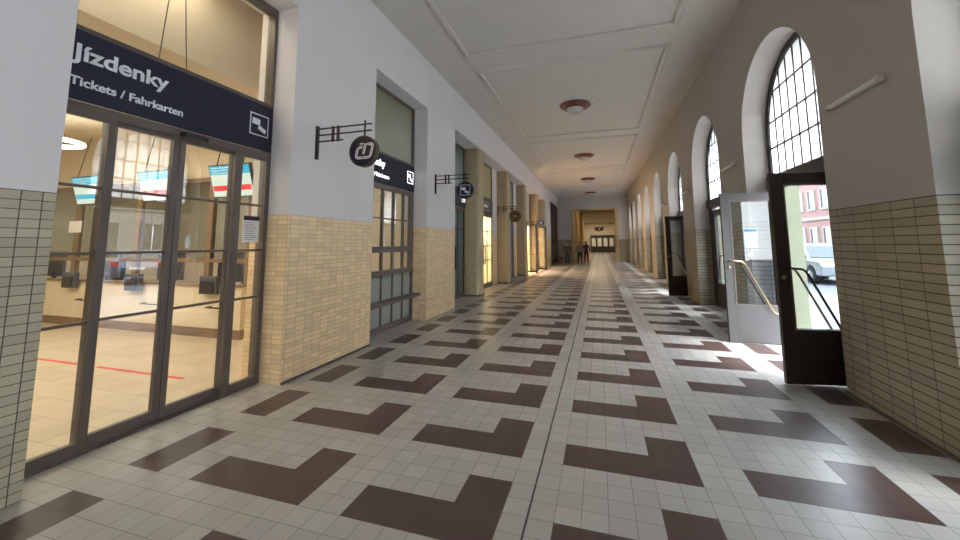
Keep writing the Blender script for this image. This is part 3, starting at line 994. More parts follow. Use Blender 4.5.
# ------------------------------------------------------------------ ceiling lamps
cl = None
LW_ = ['nearest in view, under the first full panel', 'second from the camera', 'third from the camera', 'farthest, next to the end wall']
for k in range(4):
    if cl is None:
        cl = empty('ceiling_lamp')
        MB().lathe([(0.0, 0.0), (0.44, 0.0), (0.445, -0.03), (0.40, -0.07), (0.30, -0.085), (0.27, -0.12), (0.24, -0.12), (0.24, -0.09)], (0, 0, 0), 40).build('wooden_ring', M_['wood'], cl, smooth=True)
        MB().lathe([(0.245, -0.10), (0.235, -0.15), (0.19, -0.20), (0.12, -0.235), (0.04, -0.25), (0.0, -0.252)], (0, 0, 0), 40).build('glass_bowl', M_['bowl'], cl, smooth=True)
        MB().lathe([(0.0, -0.285), (0.015, -0.28), (0.02, -0.262), (0.012, -0.25), (0, -0.25)], (0, 0, 0), 16).build('finial', M_['brass'], cl, smooth=True)
        o = cl
    else:
        o = copy_tree(cl)
    o.location = (-0.08, 8.49 + 6.70 * k, ZC)
    tag(o, 'round lamp with dark red ring, ' + LW_[k], 'ceiling lamp', 'round ceiling lamps')
    d = MB().lathe([(0.0, 0.0), (0.055, 0.0), (0.055, -0.018), (0.035, -0.04), (0.0, -0.042)], (0, 0, 0), 20).build('smoke_detector', M_['paper'], smooth=True)
    d.location = (0.60, 8.30 + 6.70 * k, ZC)
    tag(d, 'small white ceiling detector beside the ceiling lamp, ' + LW_[k].split(',')[0], 'detector', 'small ceiling detectors')

# ------------------------------------------------------------------ projecting iron signs
def iron_sign(loc, kind, label, dr=0.195):
    """local: wall plane x=0, arm along +x, disc facing -y"""
    e = empty('hanging_sign', loc, label=label, cat='sign', group='round signs on iron brackets')
    m = MB()
    m.box(0.0, 0.035, -0.02, 0.02, -0.44, 0.0)
    for z, L in ((-0.04, 0.83), (-0.125, 0.83), (-0.21, 0.41)):
        m.box(0.03, L, -0.009, 0.009, z - 0.009, z + 0.009)
    for x in (0.24, 0.318):
        m.box(x, x + 0.035, -0.011, 0.011, -0.225, -0.02)
    m.box(0.722, 0.74, -0.011, 0.011, -0.21, 0.01)
    m.build('iron_bracket', M_['iron'], e, bevel=0.003)
    cx, cz = 0.731, (-0.12 if kind == 'ring' else -0.20 - dr + 0.005)
    cm = {'ring': M_['paper']}.get(kind, M_['disc'])
    if kind == 'food':
        cm = M_['discbr']
    MB().lathe([(0.0, -0.03), (dr - 0.012, -0.03), (dr - 0.012, 0.03), (0.0, 0.03)], (cx, 0, cz), 48, 'y').build('disc', cm, e, smooth=True)
    MB().lathe([(dr - 0.014, -0.036), (dr, -0.036), (dr, 0.036), (dr - 0.014, 0.036), (dr - 0.014, -0.036)], (cx, 0, cz), 48, 'y').build('disc_rim', M_['discrim'] if kind != 'ring' else M_['iron'], e, smooth=True)
    if kind == 'cd':
        def stroke(m, pts, w, closed, y, sides=(-1, 1)):
            """flat band of width w along 2-D pts"""
            n = len(pts)
            L_, R_ = [], []
            for i, p in enumerate(pts):
                a = pts[i - 1] if (i or closed) else p
                b = pts[(i + 1) % n] if (i < n - 1 or closed) else p
                d = Vector((b[0] - a[0], b[1] - a[1])).normalized()
                q = Vector((-d.y, d.x)) * w / 2
                L_.append((p[0] + q.x, p[1] + q.y))
                R_.append((p[0] - q.x, p[1] - q.y))
            cnt = n if closed else n - 1
            sc = 0.2
            for i in range(cnt):
                j = (i + 1) % n
                for sgn in sides:
                    yy = sgn * y
                    f = lambda q: (cx + (q[0] + 0.22 * q[1]) * sc * (1 if sgn < 0 else -1), yy, cz + q[1] * sc)
                    m.quad(f(L_[i]), f(L_[j]), f(R_[j]), f(R_[i]))
        def rounded(x0, x1, z0, z1, r, corners):
            pts = []
            for (cxx, czz, a0) in corners:
                pts += [(cxx + r * math.cos(a0 + t * PI / 12), czz + r * math.sin(a0 + t * PI / 12)) for t in range(7)]
            return pts
        r = 0.2
        C_ = [(-0.08, 0.24), (-0.30, 0.24)]
        C_ += [(-0.42 + r + r * math.cos(PI / 2 + t * PI / 12) - 0.0, 0.24 - r + r * math.sin(PI / 2 + t * PI / 12)) for t in range(7)]
        C_ += [(-0.42 + r + r * math.cos(PI + t * PI / 12), -0.42 + r + r * math.sin(PI + t * PI / 12)) for t in range(7)]
        C_ += [(0.06, -0.42)]
        D_ = [(0.08, -0.20), (0.08, 0.42), (0.36, 0.42)]
        D_ += [(0.62 - r + r * math.cos(PI / 2 - t * PI / 12), 0.42 - r + r * math.sin(PI / 2 - t * PI / 12)) for t in range(7)]
        D_ += [(0.62 - r + r * math.cos(-t * PI / 12), -0.42 + r + r * math.sin(-t * PI / 12)) for t in range(7)]
        D_ += [(0.10, -0.42)]
        inner = [(-0.02, 0.06), (-0.20, 0.06), (-0.24, 0.0), (-0.24, -0.2)]
        m = MB()
        stroke(m, C_, 0.17, False, 0.0315)
        stroke(m, D_, 0.17, False, 0.0315)
        stroke(m, [(-0.34, 0.46), (-0.06, 0.46)], 0.09, False, 0.0315)
        m.build('logo', M_['logo'], e, recalc=False)
        for pts_ in (C_, D_):
            for sg in (-1, 1):
                m = MB()
                stroke(m, pts_, 0.028, False, 0.0325, (sg,))
                m.build('logo_inline', M_['disc'], e, recalc=False)
    elif kind == 'ticket':
        m = MB()
        square_line(m, 0, 0, 0.115, 0.010, 0.0, 0.003)
        pictogram(m, 0, 0, 0.24)
        o = m.build('ticket_pictogram', M_['letter'], e, loc=(cx, -0.031, cz))
        o.rotation_euler = (0, 0, -PI / 2)
    elif kind == 'food':
        m = MB()
        for a in range(6):
            t = a * PI / 3
            m.tube([(cx + 0.05 * math.cos(t), -0.034, cz + 0.05 * math.sin(t)), (cx + 0.15 * math.cos(t), -0.034, cz + 0.15 * math.sin(t))], [0.035, 0.02], 8)
        m.build('relief_ornament', M_['black'], e, smooth=True)
        MB().lathe([(0, -0.05), (0.04, -0.045), (0.05, -0.03)], (cx, 0, cz), 16, 'y').build('boss', M_['brass'], e, smooth=True)
    elif kind == 'ring':
        MB().lathe([(0.10, -0.034), (0.16, -0.034), (0.16, -0.029), (0.10, -0.029), (0.10, -0.034)], (cx, 0, cz), 32, 'y').build('dark_ring', M_['black'], e, smooth=True)
    return e
iron_sign((XL, 1.37, 3.11), 'cd', 'navy roundel with silver ČD logo hanging from an iron bracket, nearest sign')
iron_sign((XL, 5.17, 3.13), 'ticket', 'navy roundel with ticket pictogram hanging from the second iron bracket')
iron_sign((-3.45, 12.35, 3.10), 'food', 'bronze roundel on an iron bracket above the second pillar', dr=0.24)
iron_sign((-3.05, 16.66, 2.74), 'ring', 'pale roundel with dark ring above the open glass shop doors', dr=0.215)

# ------------------------------------------------------------------ ticket office interior
OXB = -12.0
struct('floor_office', MB().quad((OXB, YN, 0.002), (-3.4, YN, 0.002), (-3.4, 5.5, 0.002), (OXB, 5.5, 0.002)), M_['offfloor'], 'warm beige tiled floor of the ticket office', 'floor')
m = MB()
m.box(OXB - 0.1, OXB, YN, 5.5, 0, 5.0)
struct('wall_office_back', m, M_['office'], 'cream back wall of the ticket office', 'wall')
m = MB()
m.box(OXB, -3.4, YN - 0.1, YN, 0, 5.0)
struct('wall_office_side', m, M_['office'], 'cream side wall of the ticket office', 'wall')
m = MB()
m.box(-5.3, -3.6, 2.50, 2.60, 0, 5.0)
m.box(OXB, -5.3, 2.50, 2.60, 2.80, 5.0)
m.box(OXB, -3.6, 5.5, 5.6, 0, 5.0)
struct('wall_office_counter_side', m, M_['office'], 'cream wall above and beside the ticket counters', 'wall')
m = MB()
m.box(OXB, -4.19, YN, 2.5, 3.8, 3.9)
m.box(OXB, -3.6, 2.6, 5.5, 4.75, 4.85)
m.box(-4.35, -4.19, YN, 2.5, 3.9, 5.0)
m.box(-4.35, -3.6, YN, 2.5, 4.95, 5.05)
struct('ceiling_office', m, M_['office'], 'cream lowered ceiling of the ticket office', 'ceiling')
# counters
xs = [-11.7, -9.92, -8.1, -6.23, -5.3]
cd = None
CN = ['farthest from the glass', 'second from the far end', 'third from the far end', 'nearest the glass']
for i in range(4):
    e = empty('ticket_counter', (xs[i], 2.5, 0), label='beige ticket counter with brown glazed frame, ' + CN[i], cat='counter', group='ticket counters')
    w = xs[i + 1] - xs[i]
    MB().box(0.0, w, -0.10, 0.06, 0.16, 0.86).build('counter_front', M_['counter'], e)
    MB().box(0.0, w, -0.09, 0.06, 0.0, 0.16).build('plinth', M_['woodlt'], e)
    MB().box(0.0, w, -0.13, 0.06, 0.86, 0.89).build('worktop', M_['woodlt'], e)
    f = MB()
    f.box(0.0, 0.06, -0.02, 0.06, 0.9, 2.80)
    f.box(w - 0.06, w, -0.02, 0.06, 0.9, 2.80)
    f.box(0.06, w - 0.06, -0.02, 0.06, 1.26, 1.33)
    f.box(0.06, w - 0.06, -0.02, 0.06, 2.72, 2.80)
    f.build('screen_frame', M_['woodlt'], e)
    MB().box(0.06, w - 0.06, 0.01, 0.018, 1.33, 2.72).build('glass_pane', M_['doorglass'], e)
    MB().tube([(0.3 * w, -0.09, 0.52), (0.3 * w, -0.2, 0.52), (0.62 * w, -0.2, 0.52), (0.62 * w, -0.09, 0.52)], 0.013, 6).build('bag_rail', M_['black'], e)
    dk_ = empty('office_desk', (xs[i] + 0.03, 2.62, 0), label='pale office desk behind the ticket counter ' + CN[i], cat='desk', group='office desks')
    MB().box(0.0, w - 0.06, 0.0, 0.65, 0.74, 0.78).build('desk_top', M_['counter'], dk_)
    for lx in (0.03, w - 0.13):
        MB().box(lx, lx + 0.04, 0.03, 0.62, 0.0, 0.74).build('desk_leg', M_['woodlt'], dk_)
    mo = empty('monitor', (xs[i] + 0.50, 2.82, 0.78), label='dark monitor behind the ticket counter ' + CN[i], cat='monitor', group='counter monitors')
    MB().box(-0.33, 0.33, -0.03, 0.03, 0.12, 0.66).build('casing', M_['bluegrey'], mo, bevel=0.01)
    MB().box(-0.12, 0.12, -0.09, 0.09, 0.0, 0.02).build('foot', M_['black'], mo)
    MB().box(-0.03, 0.03, -0.03, 0.03, 0.02, 0.2).build('stem', M_['black'], mo)
    bx = empty('document_tray', (xs[i] + 0.30, 2.285, 0.74), label='small dark tray hung on the ticket counter ' + CN[i], cat='tray', group='document trays')
    MB().box(-0.19, 0.19, 0.0, 0.08, 0.0, 0.30).build('body', M_['bluegrey'], bx, bevel=0.008)
    MB().box(-0.15, 0.15, -0.02, 0.0, 0.03, 0.22).build('pocket', M_['black'], bx)
    ch = empty('office_chair', (xs[i] + 0.5, 3.75, 0), label='dark office chair behind the ticket counter ' + CN[i], cat='chair', group='office chairs')
    MB().box(-0.25, 0.25, -0.25, 0.25, 0.45, 0.54).build('seat', M_['black'], ch, bevel=0.03)
    MB().box(-0.24, 0.24, 0.22, 0.30, 0.60, 1.25).build('backrest', M_['black'], ch, bevel=0.03)
    MB().box(-0.03, 0.03, 0.2, 0.26, 0.5, 0.7).build('back_bracket', M_['black'], ch)
    MB().tube([(0, 0, 0.08), (0, 0, 0.46)], 0.03, 10).build('column', M_['black'], ch)
    sm = MB()
    for k in range(5):
        t = k * 2 * PI / 5
        sm.tube([(0, 0, 0.1), (0.3 * math.cos(t), 0.3 * math.sin(t), 0.05)], [0.03, 0.02], 6)
        sm.lathe([(0, -0.02), (0.03, -0.02), (0.03, 0.02), (0, 0.02)], (0.3 * math.cos(t), 0.3 * math.sin(t), 0.035), 10, 'y')
    sm.build('star_base', M_['black'], ch)
# hanging screens
for i, (xa, w, lab, lower) in enumerate(((-9.70, 0.90, 'hanging screen with blue and white display, farthest left behind the side pane', 'b'),
                                  (-7.77, 0.90, 'hanging screen with blue, white and red display behind the middle door', 'r'),
                                  (-5.98, 0.88, 'hanging screen with blue, white and red display nearest the right side pane', 'r'))):
    e = empty('hanging_screen', (xa, 2.35, 2.41), label=lab, cat='screen', group='hanging screens over the counters')
    e.rotation_euler = (math.radians(16), 0, 0)
    MB().box(-0.02, w + 0.02, 0.0, 0.06, -0.02, 0.55).build('casing', M_['black'], e, bevel=0.008)
    MB().box(0, w, -0.004, 0.0, 0.38, 0.53).build('display_top', M_['sc_blue'], e)
    MB().box(0, w, -0.004, 0.0, 0.0, 0.38).build('display_body', M_['sc_white'], e)
    MB().box(0.02, w - 0.02, -0.007, -0.004, 0.10, 0.19).build('display_band', M_['sc_red'] if lower == 'r' else M_['sc_blue'], e)
    m = MB()
    for k in range(3):
        m.box(0.05, 0.05 + w * (0.7 - 0.15 * k), -0.007, -0.004, 0.49 - 0.045 * k, 0.503 - 0.045 * k)
    m.build('display_lines', M_['sc_white'], e)
    for x in (0.15, w - 0.15):
        MB().tube([(x, 0.03, 0.54), (x, 0.45, 1.40)], 0.008, 6).build('hanging_rod', M_['iron'], e)
pa = MB().box(-10.15, -9.75, 2.47, 2.473, 1.84, 2.08).build('paper_sheet', M_['paper'])
tag(pa, 'white paper sheet on the glass of the farthest ticket counter', 'paper')
e = empty('ring_lamp', (-8.25, 1.2, 3.30), label='glowing ring lamp under the ticket office ceiling', cat='ceiling lamp')
pts = [(0.38 * math.cos(t * PI / 16), 0.38 * math.sin(t * PI / 16), 0) for t in range(32)]
MB().tube(pts, 0.035, 8, closed=True).build('light_ring', M_['ring'], e, smooth=True)
m = MB()
for k in range(3):
    t = k * 2 * PI / 3
    m.tube([(0.38 * math.cos(t), 0.38 * math.sin(t), 0.03), (0, 0, 0.488)], 0.004, 5)
m.build('suspension_wires', M_['iron'], e)
for x0, x1, lab in ((-7.3, -6.2, 'farther red tape strip on the ticket office floor, left piece'), (-5.85, -4.3, 'nearer long red tape strip on the ticket office floor')):
    m = MB()
    m.box(x0, x1, 0.79, 0.84, 0.002, 0.005)
    tag(m.build('floor_tape', M_['red']), lab, 'tape', 'red floor tape strips')
for y, lab in ((-0.42, 'left'), (0.02, 'right')):
    m = MB().tube([(-3.55, y + 0.32, 4.95), (-3.52, y + 0.19, 3.27)] if lab == 'left' else [(-3.55, y - 0.10, 4.95), (-3.52, y + 0.02, 3.27)], 0.005, 5)
    tag(m.build('suspension_cable', M_['iron']), 'thin %s cable seen through the pane above the long navy sign' % lab, 'cable', 'thin cables above the navy sign')

# rooms behind the other fronts
m = MB()
m.box(-7.5, -7.4, 5.6, 24, 0, 4.8)
for y in (9.0 - 0.2, 12.7, 16.6):
    m.box(-7.4, -3.6, y, y + 0.1, 0, 4.8)
m.box(-7.4, -3.6, 24.0, 24.1, 0, 4.8)
struct('wall_shops', m, M_['office'], 'cream inner walls of the shops behind the left fronts', 'wall')
struct('ceiling_shops', MB().box(-7.5, -3.6, 5.6, 24.1, 4.75, 4.85), M_['plaster'], 'ceiling of the shops behind the left fronts', 'ceiling')
struct('floor_shops', MB().quad((-7.5, 5.5, 0.001), (-3.6, 5.5, 0.001), (-3.6, 24.1, 0.001), (-7.5, 24.1, 0.001)), M_['offfloor'], 'beige floor of the shops behind the left fronts', 'floor')
# display shelf in the open shop
e = empty('display_shelf', (-4.6, 21.6, 0), label='lit shop display shelf seen through the open glass doors', cat='shelf')
m = MB()
m.box(0, 0.04, 0, 2.0, 0, 2.2)
m.box(-0.4, 0, 0, 0.04, 0, 2.2)
m.box(-0.4, 0, 1.96, 2.0, 0, 2.2)
m.build('cabinet', M_['counter'], e)
for z in (0.4, 0.9, 1.4, 1.9):
    MB().box(0.04, 0.4, 0.04, 1.96, z, z + 0.03).build('shelf_board', M_['woodlt'], e)

# ------------------------------------------------------------------ street outside
struct('ground_pavement', MB().box(3.60, 7.2, -30, 90, -0.12, -0.02), M_['pave'], 'pale pavement outside the open doors', 'pavement')
struct('ground_street', MB().box(7.2, 22, -30, 90, -0.3, -0.14), M_['asphalt'], 'grey street outside the open doors', 'street')
struct('ground_far_pavement', MB().box(18.5, 22, -30, 90, -0.14, -0.03), M_['pave'], 'pavement across the street', 'pavement')
struct('ground_step', MB().box(3.55, 3.9, YN, YF, -0.1, -0.005), M_['pave'], 'stone step along the outer wall', 'step')
def building(y0, y1, h, body, trimm, label, nwin, floors):
    e = empty('street_building', (22, y0, -0.03), label=label, cat='building', group='houses across the street')
    L = y1 - y0
    MB().box(0, 8, 0, L, 0, h).build('facade', M_[body], e)
    t = MB()
    t.box(-0.25, 0, 0, L, h - 0.5, h)
    t.box(-0.15, 0, 0, L, 3.9, 4.2)
    t.box(-0.10, 0, 0, L, 0, 0.7)
    t.build('cornice', M_[trimm], e)
    sp_ = L / nwin
    fh = (h - 4.6) / floors
    first = None
    for f in range(floors + 1):
        for k in range(nwin):
            yc = sp_ * (k + 0.5)
            z0 = 4.9 + (f - 1) * fh if f else 1.0
            if first is None:
                first = MB()
                rect_frame(first, -0.12, 0.0, -0.75, 0.75, 0, 2.2, 0.18)
                o = first.build('window_surround', M_[trimm], e)
                MB().box(-0.04, 0.02, -0.57, 0.57, 0.18, 2.02).build('window_pane', M_['carglass'], o)
                MB().box(-0.07, -0.04, -0.03, 0.03, 0.18, 2.02).build('mullion', M_['paper'], o)
                proto = o
            else:
                o = proto.copy()
                col.objects.link(o)
                o.parent = e
                for c_ in list(proto.children):
                    d = c_.copy()
                    col.objects.link(d)
                    d.parent = o
            o.location = (0, yc, z0)
building(30, 52, 13.5, 'pink', 'creamf', 'pink house front with cream window surrounds seen through the open brown door', 9, 3)
building(12, 30, 12.0, 'creamf', 'pave', 'cream house front across the street, left of the pink one', 7, 2)
building(-8, 12, 13.0, 'pink', 'creamf', 'pinkish house front mirrored in the ticket office doors', 8, 3)

def car(loc, rz, paint, label, suv=True):
    e = empty('parked_car', loc, rz, label=label, cat='car', group='cars parked on the street')
    L, Wd, H = 4.5, 1.84, 1.66 if suv else 1.5
    body = [(-2.25, 0.35), (-2.25, 0.80), (-2.15, 0.95), (-1.0, 1.02), (1.5, 1.05), (2.15, 1.0), (2.25, 0.75), (2.25, 0.35)]
    # wheel arches cut into the lower edge
    low = []
    for cx in (1.4, -1.4):
        low += [(cx + 0.40 * math.cos(t * PI / 8), 0.34 + 0.40 * math.sin(t * PI / 8)) for t in range(9)]
    MB().prism([(x, -Wd / 2, z) for x, z in body + low], (0, Wd, 0)).build('body', M_[paint], e, bevel=0.06)
    cab = [(-1.15, 1.0), (-0.45, H - 0.06), (-0.2, H), (1.55, H - 0.02), (1.85, H - 0.15), (2.12, 1.0)]
    m = MB()
    n = len(cab)
    v = [(x, -Wd / 2 + 0.06 + (z - 1.0) * 0.22, z) for x, z in cab] + [(x, Wd / 2 - 0.06 - (z - 1.0) * 0.22, z) for x, z in cab]
    m.add(v, [tuple(range(n)), tuple(range(2 * n - 1, n - 1, -1))] + [(i, n + i, n + (i + 1) % n, (i + 1) % n) for i in range(n)])
    m.build('cabin', M_[paint], e, bevel=0.04)
    g = MB()
    for s in (-1, 1):
        for pl_ in ([(-0.95, 1.08), (-0.42, H - 0.13), (0.35, H - 0.10), (0.35, 1.08)], [(0.43, 1.08), (0.43, H - 0.10), (1.5, H - 0.13), (1.75, 1.08)]):
            pts = [(x, s * (Wd / 2 - 0.045 - (z - 1.0) * 0.22), z) for x, z in pl_]
            g.prism(pts, (0, s * 0.006, 0))
    g.build('side_windows', M_['carglass'], e)
    MB().prism([(2.10, -0.72, 1.10), (2.10, 0.72, 1.10), (1.90, 0.62, H - 0.14), (1.90, -0.62, H - 0.14)], (0.025, 0, 0)).build('rear_window', M_['carglass'], e)
    MB().prism([(-1.10, -0.74, 1.06), (-1.10, 0.74, 1.06), (-0.50, 0.64, H - 0.10), (-0.50, -0.64, H - 0.10)], (-0.03, 0, 0.02)).build('windscreen', M_['carglass'], e)
    for s in (-1, 1):
        MB().box(2.18, 2.30, s * 0.78 - 0.12, s * 0.78 + 0.12, 0.80, 1.02).build('tail_lamp', M_['taill'], e, bevel=0.02)
        MB().box(-2.29, -2.15, s * 0.72 - 0.16, s * 0.72 + 0.16, 0.72, 0.86).build('headlamp', M_['paper'], e, bevel=0.02)
        for cx in (1.4, -1.4):
            wv = MB().lathe([(0.0, -0.11), (0.20, -0.11), (0.34, -0.10), (0.34, 0.10), (0.20, 0.11), (0.0, 0.11)], (cx, s * 0.82, 0.34), 24, 'y').build('wheel', M_['tyre'], e, smooth=True)
            MB().lathe([(0.0, s * 0.125), (0.18, s * 0.12), (0.21, s * 0.10)], (cx, s * 0.82, 0.34), 16, 'y').build('wheel_hub', M_['carsilver'], wv, smooth=True)
    MB().box(2.24, 2.30, -0.85, 0.85, 0.38, 0.60).build('rear_bumper', M_['black'], e, bevel=0.02)
    MB().box(2.30, 2.31, -0.26, 0.26, 0.66, 0.77).build('number_plate', M_['paper'], e)
    return e
car((9.9, 18.6, -0.14), PI / 2, 'carsilver', 'silver car parked on the street, seen through the open brown door')
car((13.6, 10.6, -0.14), PI + 0.75, 'cardark', 'graphite car with red tail lamps mirrored in the ticket office door', suv=False)
car((9.9, 24.6, -0.14), PI / 2, 'cardark', 'darker car parked behind the silver one')
e = empty('street_sign_post', (10.9, 26.5, -0.14), label='slim post with blue and yellow street signs by the parked cars', cat='sign post')
MB().tube([(0, 0, 0), (0, 0, 4.2)], 0.05, 10).build('pole', M_['bluegrey'], e, smooth=True)
MB().lathe([(0, -0.07), (0.35, -0.07), (0.35, -0.05), (0, -0.05)], (0, 0, 3.0), 24, 'y').build('round_sign', M_['signb'], e)
MB().box(-0.25, 0.25, -0.07, -0.05, 1.9, 2.45).build('square_sign', M_['signy'], e)

# ------------------------------------------------------------------ people
def skin_mesh(name, verts, edges, radii, m, parent, root=0, sub=1):
    me = bpy.data.meshes.new(name)
    me.from_pydata(verts, edges, [])
    o = bpy.data.objects.new(name, me)
    col.objects.link(o)
    md = o.modifiers.new('skin', 'SKIN')
    md.use_smooth_shade = True
    sv = me.skin_vertices[0].data
    for i, r in enumerate(radii):
        rr = r if isinstance(r, tuple) else (r, r)
        sv[i].radius = rr
        sv[i].use_root = (i == root)
    sb = o.modifiers.new('sub', 'SUBSURF')
    sb.levels = sb.render_levels = sub
    dg = bpy.context.evaluated_depsgraph_get()
    dg.update()
    me2 = bpy.data.meshes.new_from_object(o.evaluated_get(dg))
    bpy.data.objects.remove(o)
    me2.materials.clear()
    me2.materials.append(m)
    for p in me2.polygons:
        p.use_smooth = True
    o2 = bpy.data.objects.new(name, me2)
    col.objects.link(o2)
    o2.parent = parent
    return o2
M_['skin'] = mat('skin', (0.50, 0.30, 0.22), 0.55, var=0.05)
def person(loc, rz, H, pose, top, legs, shoes, hair, label, longcoat=False, hair_len=0.0):
    """local: faces -y. pose: dict of elbow / wrist / knee / ankle points per side (x mirrored by side)"""
    e = empty('person', loc, rz, label=label, cat='person')
    s = H / 1.75
    S = lambda p: (p[0] * s, p[1] * s, p[2] * s)
    V, E_, R_ = [], [], []
    def add(p, r, par=None):
        V.append(S(p)); R_.append(tuple(x * s for x in (r if isinstance(r, tuple) else (r, r))))
        if par is not None: E_.append((par, len(V) - 1))
        return len(V) - 1
    pel = add((0, 0, 0.97), (0.105, 0.085))
    wa = add((0, 0.0, 1.10), (0.125, 0.09), pel)
    chv = add((0, 0.0, 1.30), (0.15, 0.105), wa)
    shv = add((0, 0.01, 1.42), (0.11, 0.075), chv)
    nk = add((0, 0.012, 1.485), 0.058, shv)
    nk = add((0, 0.006, 1.525), 0.060, nk)
    hd0 = add((0, -0.006, 1.575), 0.088, nk)
    hd1 = add((0, -0.004, 1.65), 0.104, hd0)
    add((0, 0.004, 1.705), 0.085, hd1)
    hands = []
    for sd in (-1, 1):
        P = pose[sd]
        a = add((sd * 0.165, 0.0, 1.385), 0.055, shv)
        b = add(P['elbow'], 0.043, a)
        c_ = add(P['wrist'], 0.029, b)
        w, el = Vector(P['wrist']), Vector(P['elbow'])
        d = (w - el).normalized()
        pm = w + d * 0.07
        pi_ = add(tuple(pm), (0.036, 0.022), c_)
        hands.append((sd, w, d, pm))
        hip = add((sd * 0.085, 0.0, 0.86), 0.070, pel)
        k = add(P['knee'], 0.055, hip)
        cf = Vector(P['knee']).lerp(Vector(P['ankle']), 0.35)
        cf = add(tuple(cf), 0.056, k)
        an = add(P['ankle'], 0.038, cf)
        ax = P['ankle']
        add((ax[0], ax[1] - 0.13, max(0.035, ax[2] - 0.05)), (0.04, 0.03), an)
    body = skin_mesh('body', V, E_, R_, M_['skin'], e, 0, 2)
    for sd, w, d, pm in hands:
        side = Vector((0, -1, 0)) if abs(d.z) > 0.7 else Vector((0, 0, 1))
        side = (side - d * side.dot(d)).normalized()
        nrm = d.cross(side)
        FV, FE, FR = [], [], []
        lens = (0.062, 0.072, 0.068, 0.052)
        fm = []
        for k in range(4):
            b0 = pm + side * (0.028 - 0.019 * k)
            p1 = b0 + d * 0.035
            p2 = p1 + d * lens[k] * 0.55 - nrm * 0.010 * sd
            p3 = p2 + d * lens[k] * 0.40 - nrm * 0.022 * sd
            fm.append([b0, p1, p2, p3])
        t0 = w + d * 0.03 + side * 0.02
        fm.append([t0, t0 + d * 0.02 + side * 0.03, t0 + d * 0.05 + side * 0.038 - nrm * 0.01 * sd, t0 + d * 0.075 + side * 0.032 - nrm * 0.018 * sd])
        mb_ = MB()
        for fpts in fm:
            mb_.tube([S(q) for q in fpts], [0.0095 * s, 0.009 * s, 0.0085 * s, 0.006 * s], 8)
        mb_.build('fingers', M_['skin'], body, smooth=True)
    # face: nose, eyes, mouth, ears
    fb = MB()
    fb.tube([S((0, -0.084, 1.655)), S((0, -0.110, 1.622)), S((0, -0.090, 1.612))], [0.008 * s, 0.014 * s, 0.010 * s], 8)
    for sd in (-1, 1):
        fb.tube([S((sd * 0.080, 0.0, 1.66)), S((sd * 0.090, 0.012, 1.645)), S((sd * 0.080, 0.005, 1.615))], [0.010 * s, 0.014 * s, 0.009 * s], 6)
    fb.build('nose_and_ears', M_['skin'], body, smooth=True)
    ey = MB()
    for sd in (-1, 1):
        ey.lathe([(0, -0.006), (0.006, -0.004), (0.009, 0.004)], tuple(S((sd * 0.031, -0.0905, 1.652))), 12, 'y')
    ey.build('eyes', M_['black'], body)
    MB().tube([S((-0.022, -0.080, 1.585)), S((0, -0.088, 1.582)), S((0.022, -0.080, 1.585))], [0.004 * s, 0.006 * s, 0.004 * s], 6).build('mouth', mat('lips', (0.35, 0.12, 0.1), 0.5), body)
    # hair cap
    pr = [(0.0, 0.112), (0.045, 0.104), (0.080, 0.076), (0.095, 0.035), (0.097, 0.0), (0.088, -0.05 - hair_len)]
    hm = MB().lathe([(r * s, h * s) for r, h in pr], (0, 0.022 * s, 1.655 * s), 20)
    for i, (x, y, z) in enumerate(hm.v):
        if y < -0.03 * s and z < 1.69 * s:
            hm.v[i] = (x, y + 0.05 * s, max(z, 1.685 * s))
    hm.build('hair', hair, body, smooth=True)
    # clothes
    V2, E2, R2 = [], [], []
    def a2(p, r, par=None):
        V2.append(S(p)); R2.append(tuple(x * s for x in (r if isinstance(r, tuple) else (r, r))))
        if par is not None: E2.append((par, len(V2) - 1))
        return len(V2) - 1
    bz = 0.76 if longcoat else 0.86
    p0 = a2((0, 0, bz), (0.165, 0.140))
    p0 = a2((0, 0, (bz + 1.12) / 2), (0.165, 0.135), p0)
    p1 = a2((0, 0, 1.14), (0.150, 0.120), p0)
    p2 = a2((0, 0, 1.29), (0.165, 0.125), p1)
    p3 = a2((0, 0.01, 1.39), (0.120, 0.100), p2)
    p4 = a2((0, 0.012, 1.45), 0.078, p3)
    a2((0, 0.012, 1.495), 0.072, p4)
    for sd in (-1, 1):
        P = pose[sd]
        q = a2((sd * 0.165, 0, 1.385), 0.072, p3)
        q = a2(P['elbow'], 0.058, q)
        el, w = Vector(P['elbow']), Vector(P['wrist'])
        a2(tuple(el.lerp(w, 0.93)), 0.042, q)
    skin_mesh('jacket', V2, E2, R2, top, e, 0, 2)
    V2, E2, R2 = [], [], []
    p0 = a2((0, 0, 1.02), (0.14, 0.115))
    p0 = a2((0, 0, 0.93), (0.14, 0.115), p0)
    for sd in (-1, 1):
        P = pose[sd]
        q = a2((sd * 0.092, 0, 0.82), 0.106, p0)
        q = a2(P['knee'], 0.080, q)
        kx, ax = Vector(P['knee']), Vector(P['ankle'])
        q = a2(tuple(kx.lerp(ax, 0.55)), 0.070, q)
        a2(tuple(kx.lerp(ax, 1.06)), 0.064, q)
    skin_mesh('trousers', V2, E2, R2, legs, e, 0, 2)
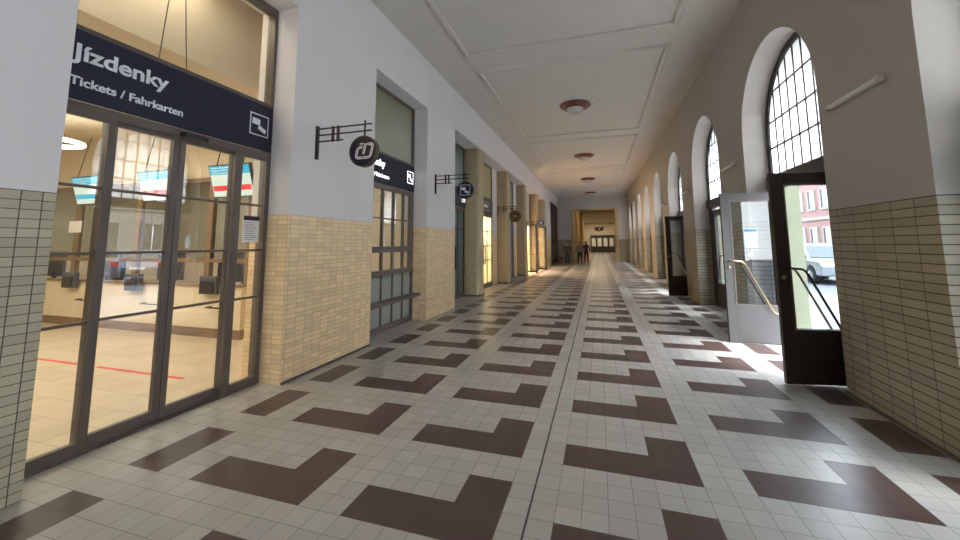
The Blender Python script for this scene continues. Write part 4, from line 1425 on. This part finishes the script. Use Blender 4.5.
    for sd in (-1, 1):
        ax = pose[sd]['ankle']
        V2, E2, R2 = [], [], []
        p0 = a2((ax[0], ax[1] + 0.02, ax[2] - 0.02), 0.052)
        p1 = a2((ax[0], ax[1] - 0.05, max(0.042, ax[2] - 0.045)), (0.048, 0.04), p0)
        a2((ax[0], ax[1] - 0.15, max(0.036, ax[2] - 0.05)), (0.045, 0.034), p1)
        skin_mesh('shoe', V2, E2, R2, shoes, e, 0, 1)
    return e
def pose(ls=0.10, rs=-0.10, la=(0.28, 0.02, 1.13), lw=(0.26, -0.08, 0.88), ra=(-0.28, 0.02, 1.13), rw=(-0.26, -0.08, 0.88)):
    return {1: dict(elbow=la, wrist=lw, knee=(0.10, -0.02 - ls * 0.6, 0.50), ankle=(0.10, -ls, 0.085)),
            -1: dict(elbow=ra, wrist=rw, knee=(-0.10, -0.02 - rs * 0.6, 0.50), ankle=(-0.10, -rs, 0.085))}
K = M_['black']
dk = mat('dark_coat_cloth', (0.014, 0.014, 0.02), 0.85)
gh = mat('grey_hair', (0.35, 0.33, 0.31), 0.7)
bh = mat('dark_hair', (0.03, 0.02, 0.015), 0.6)
person((-1.80, 26.0, 0), 0.0, 1.70, pose(0.02, -0.02, ra=(-0.29, 0.02, 1.13), rw=(-0.31, -0.04, 0.88), la=(0.30, 0.0, 1.13), lw=(0.20, -0.22, 1.08)), dk, dk, K, bh, 'person in a dark coat and dark trousers walking towards the camera with a bag', True)
person((-1.02, 28.1, 0), 0.4, 1.70, pose(0.14, -0.14), mat('grey_jacket_cloth', (0.20, 0.21, 0.22), 0.85), dk, K, bh, 'person in a grey jacket and black trousers, middle of the three walkers')
person((-0.56, 28.9, 0), -0.2, 1.76, pose(-0.14, 0.14), mat('patterned_dark_top', (0.06, 0.045, 0.05), 0.85, var=0.6, scale=40), mat('dark_red_trousers', (0.22, 0.012, 0.014), 0.85), K, gh, 'grey-haired person in dark red trousers, right one of the three walkers')
e = empty('shoulder_bag', (-2.25, 25.93, 0.37), label='black bag carried at the hip of the person in the dark coat', cat='bag')
MB().box(-0.13, 0.13, -0.06, 0.06, 0.0, 0.22).build('bag_body', M_['black'], e, bevel=0.03)
MB().tube([(-0.10, 0, 0.2), (-0.05, 0, 0.33), (0.05, 0, 0.33), (0.10, 0, 0.2)], 0.01, 6).build('bag_handle', M_['black'], e, smooth=True)
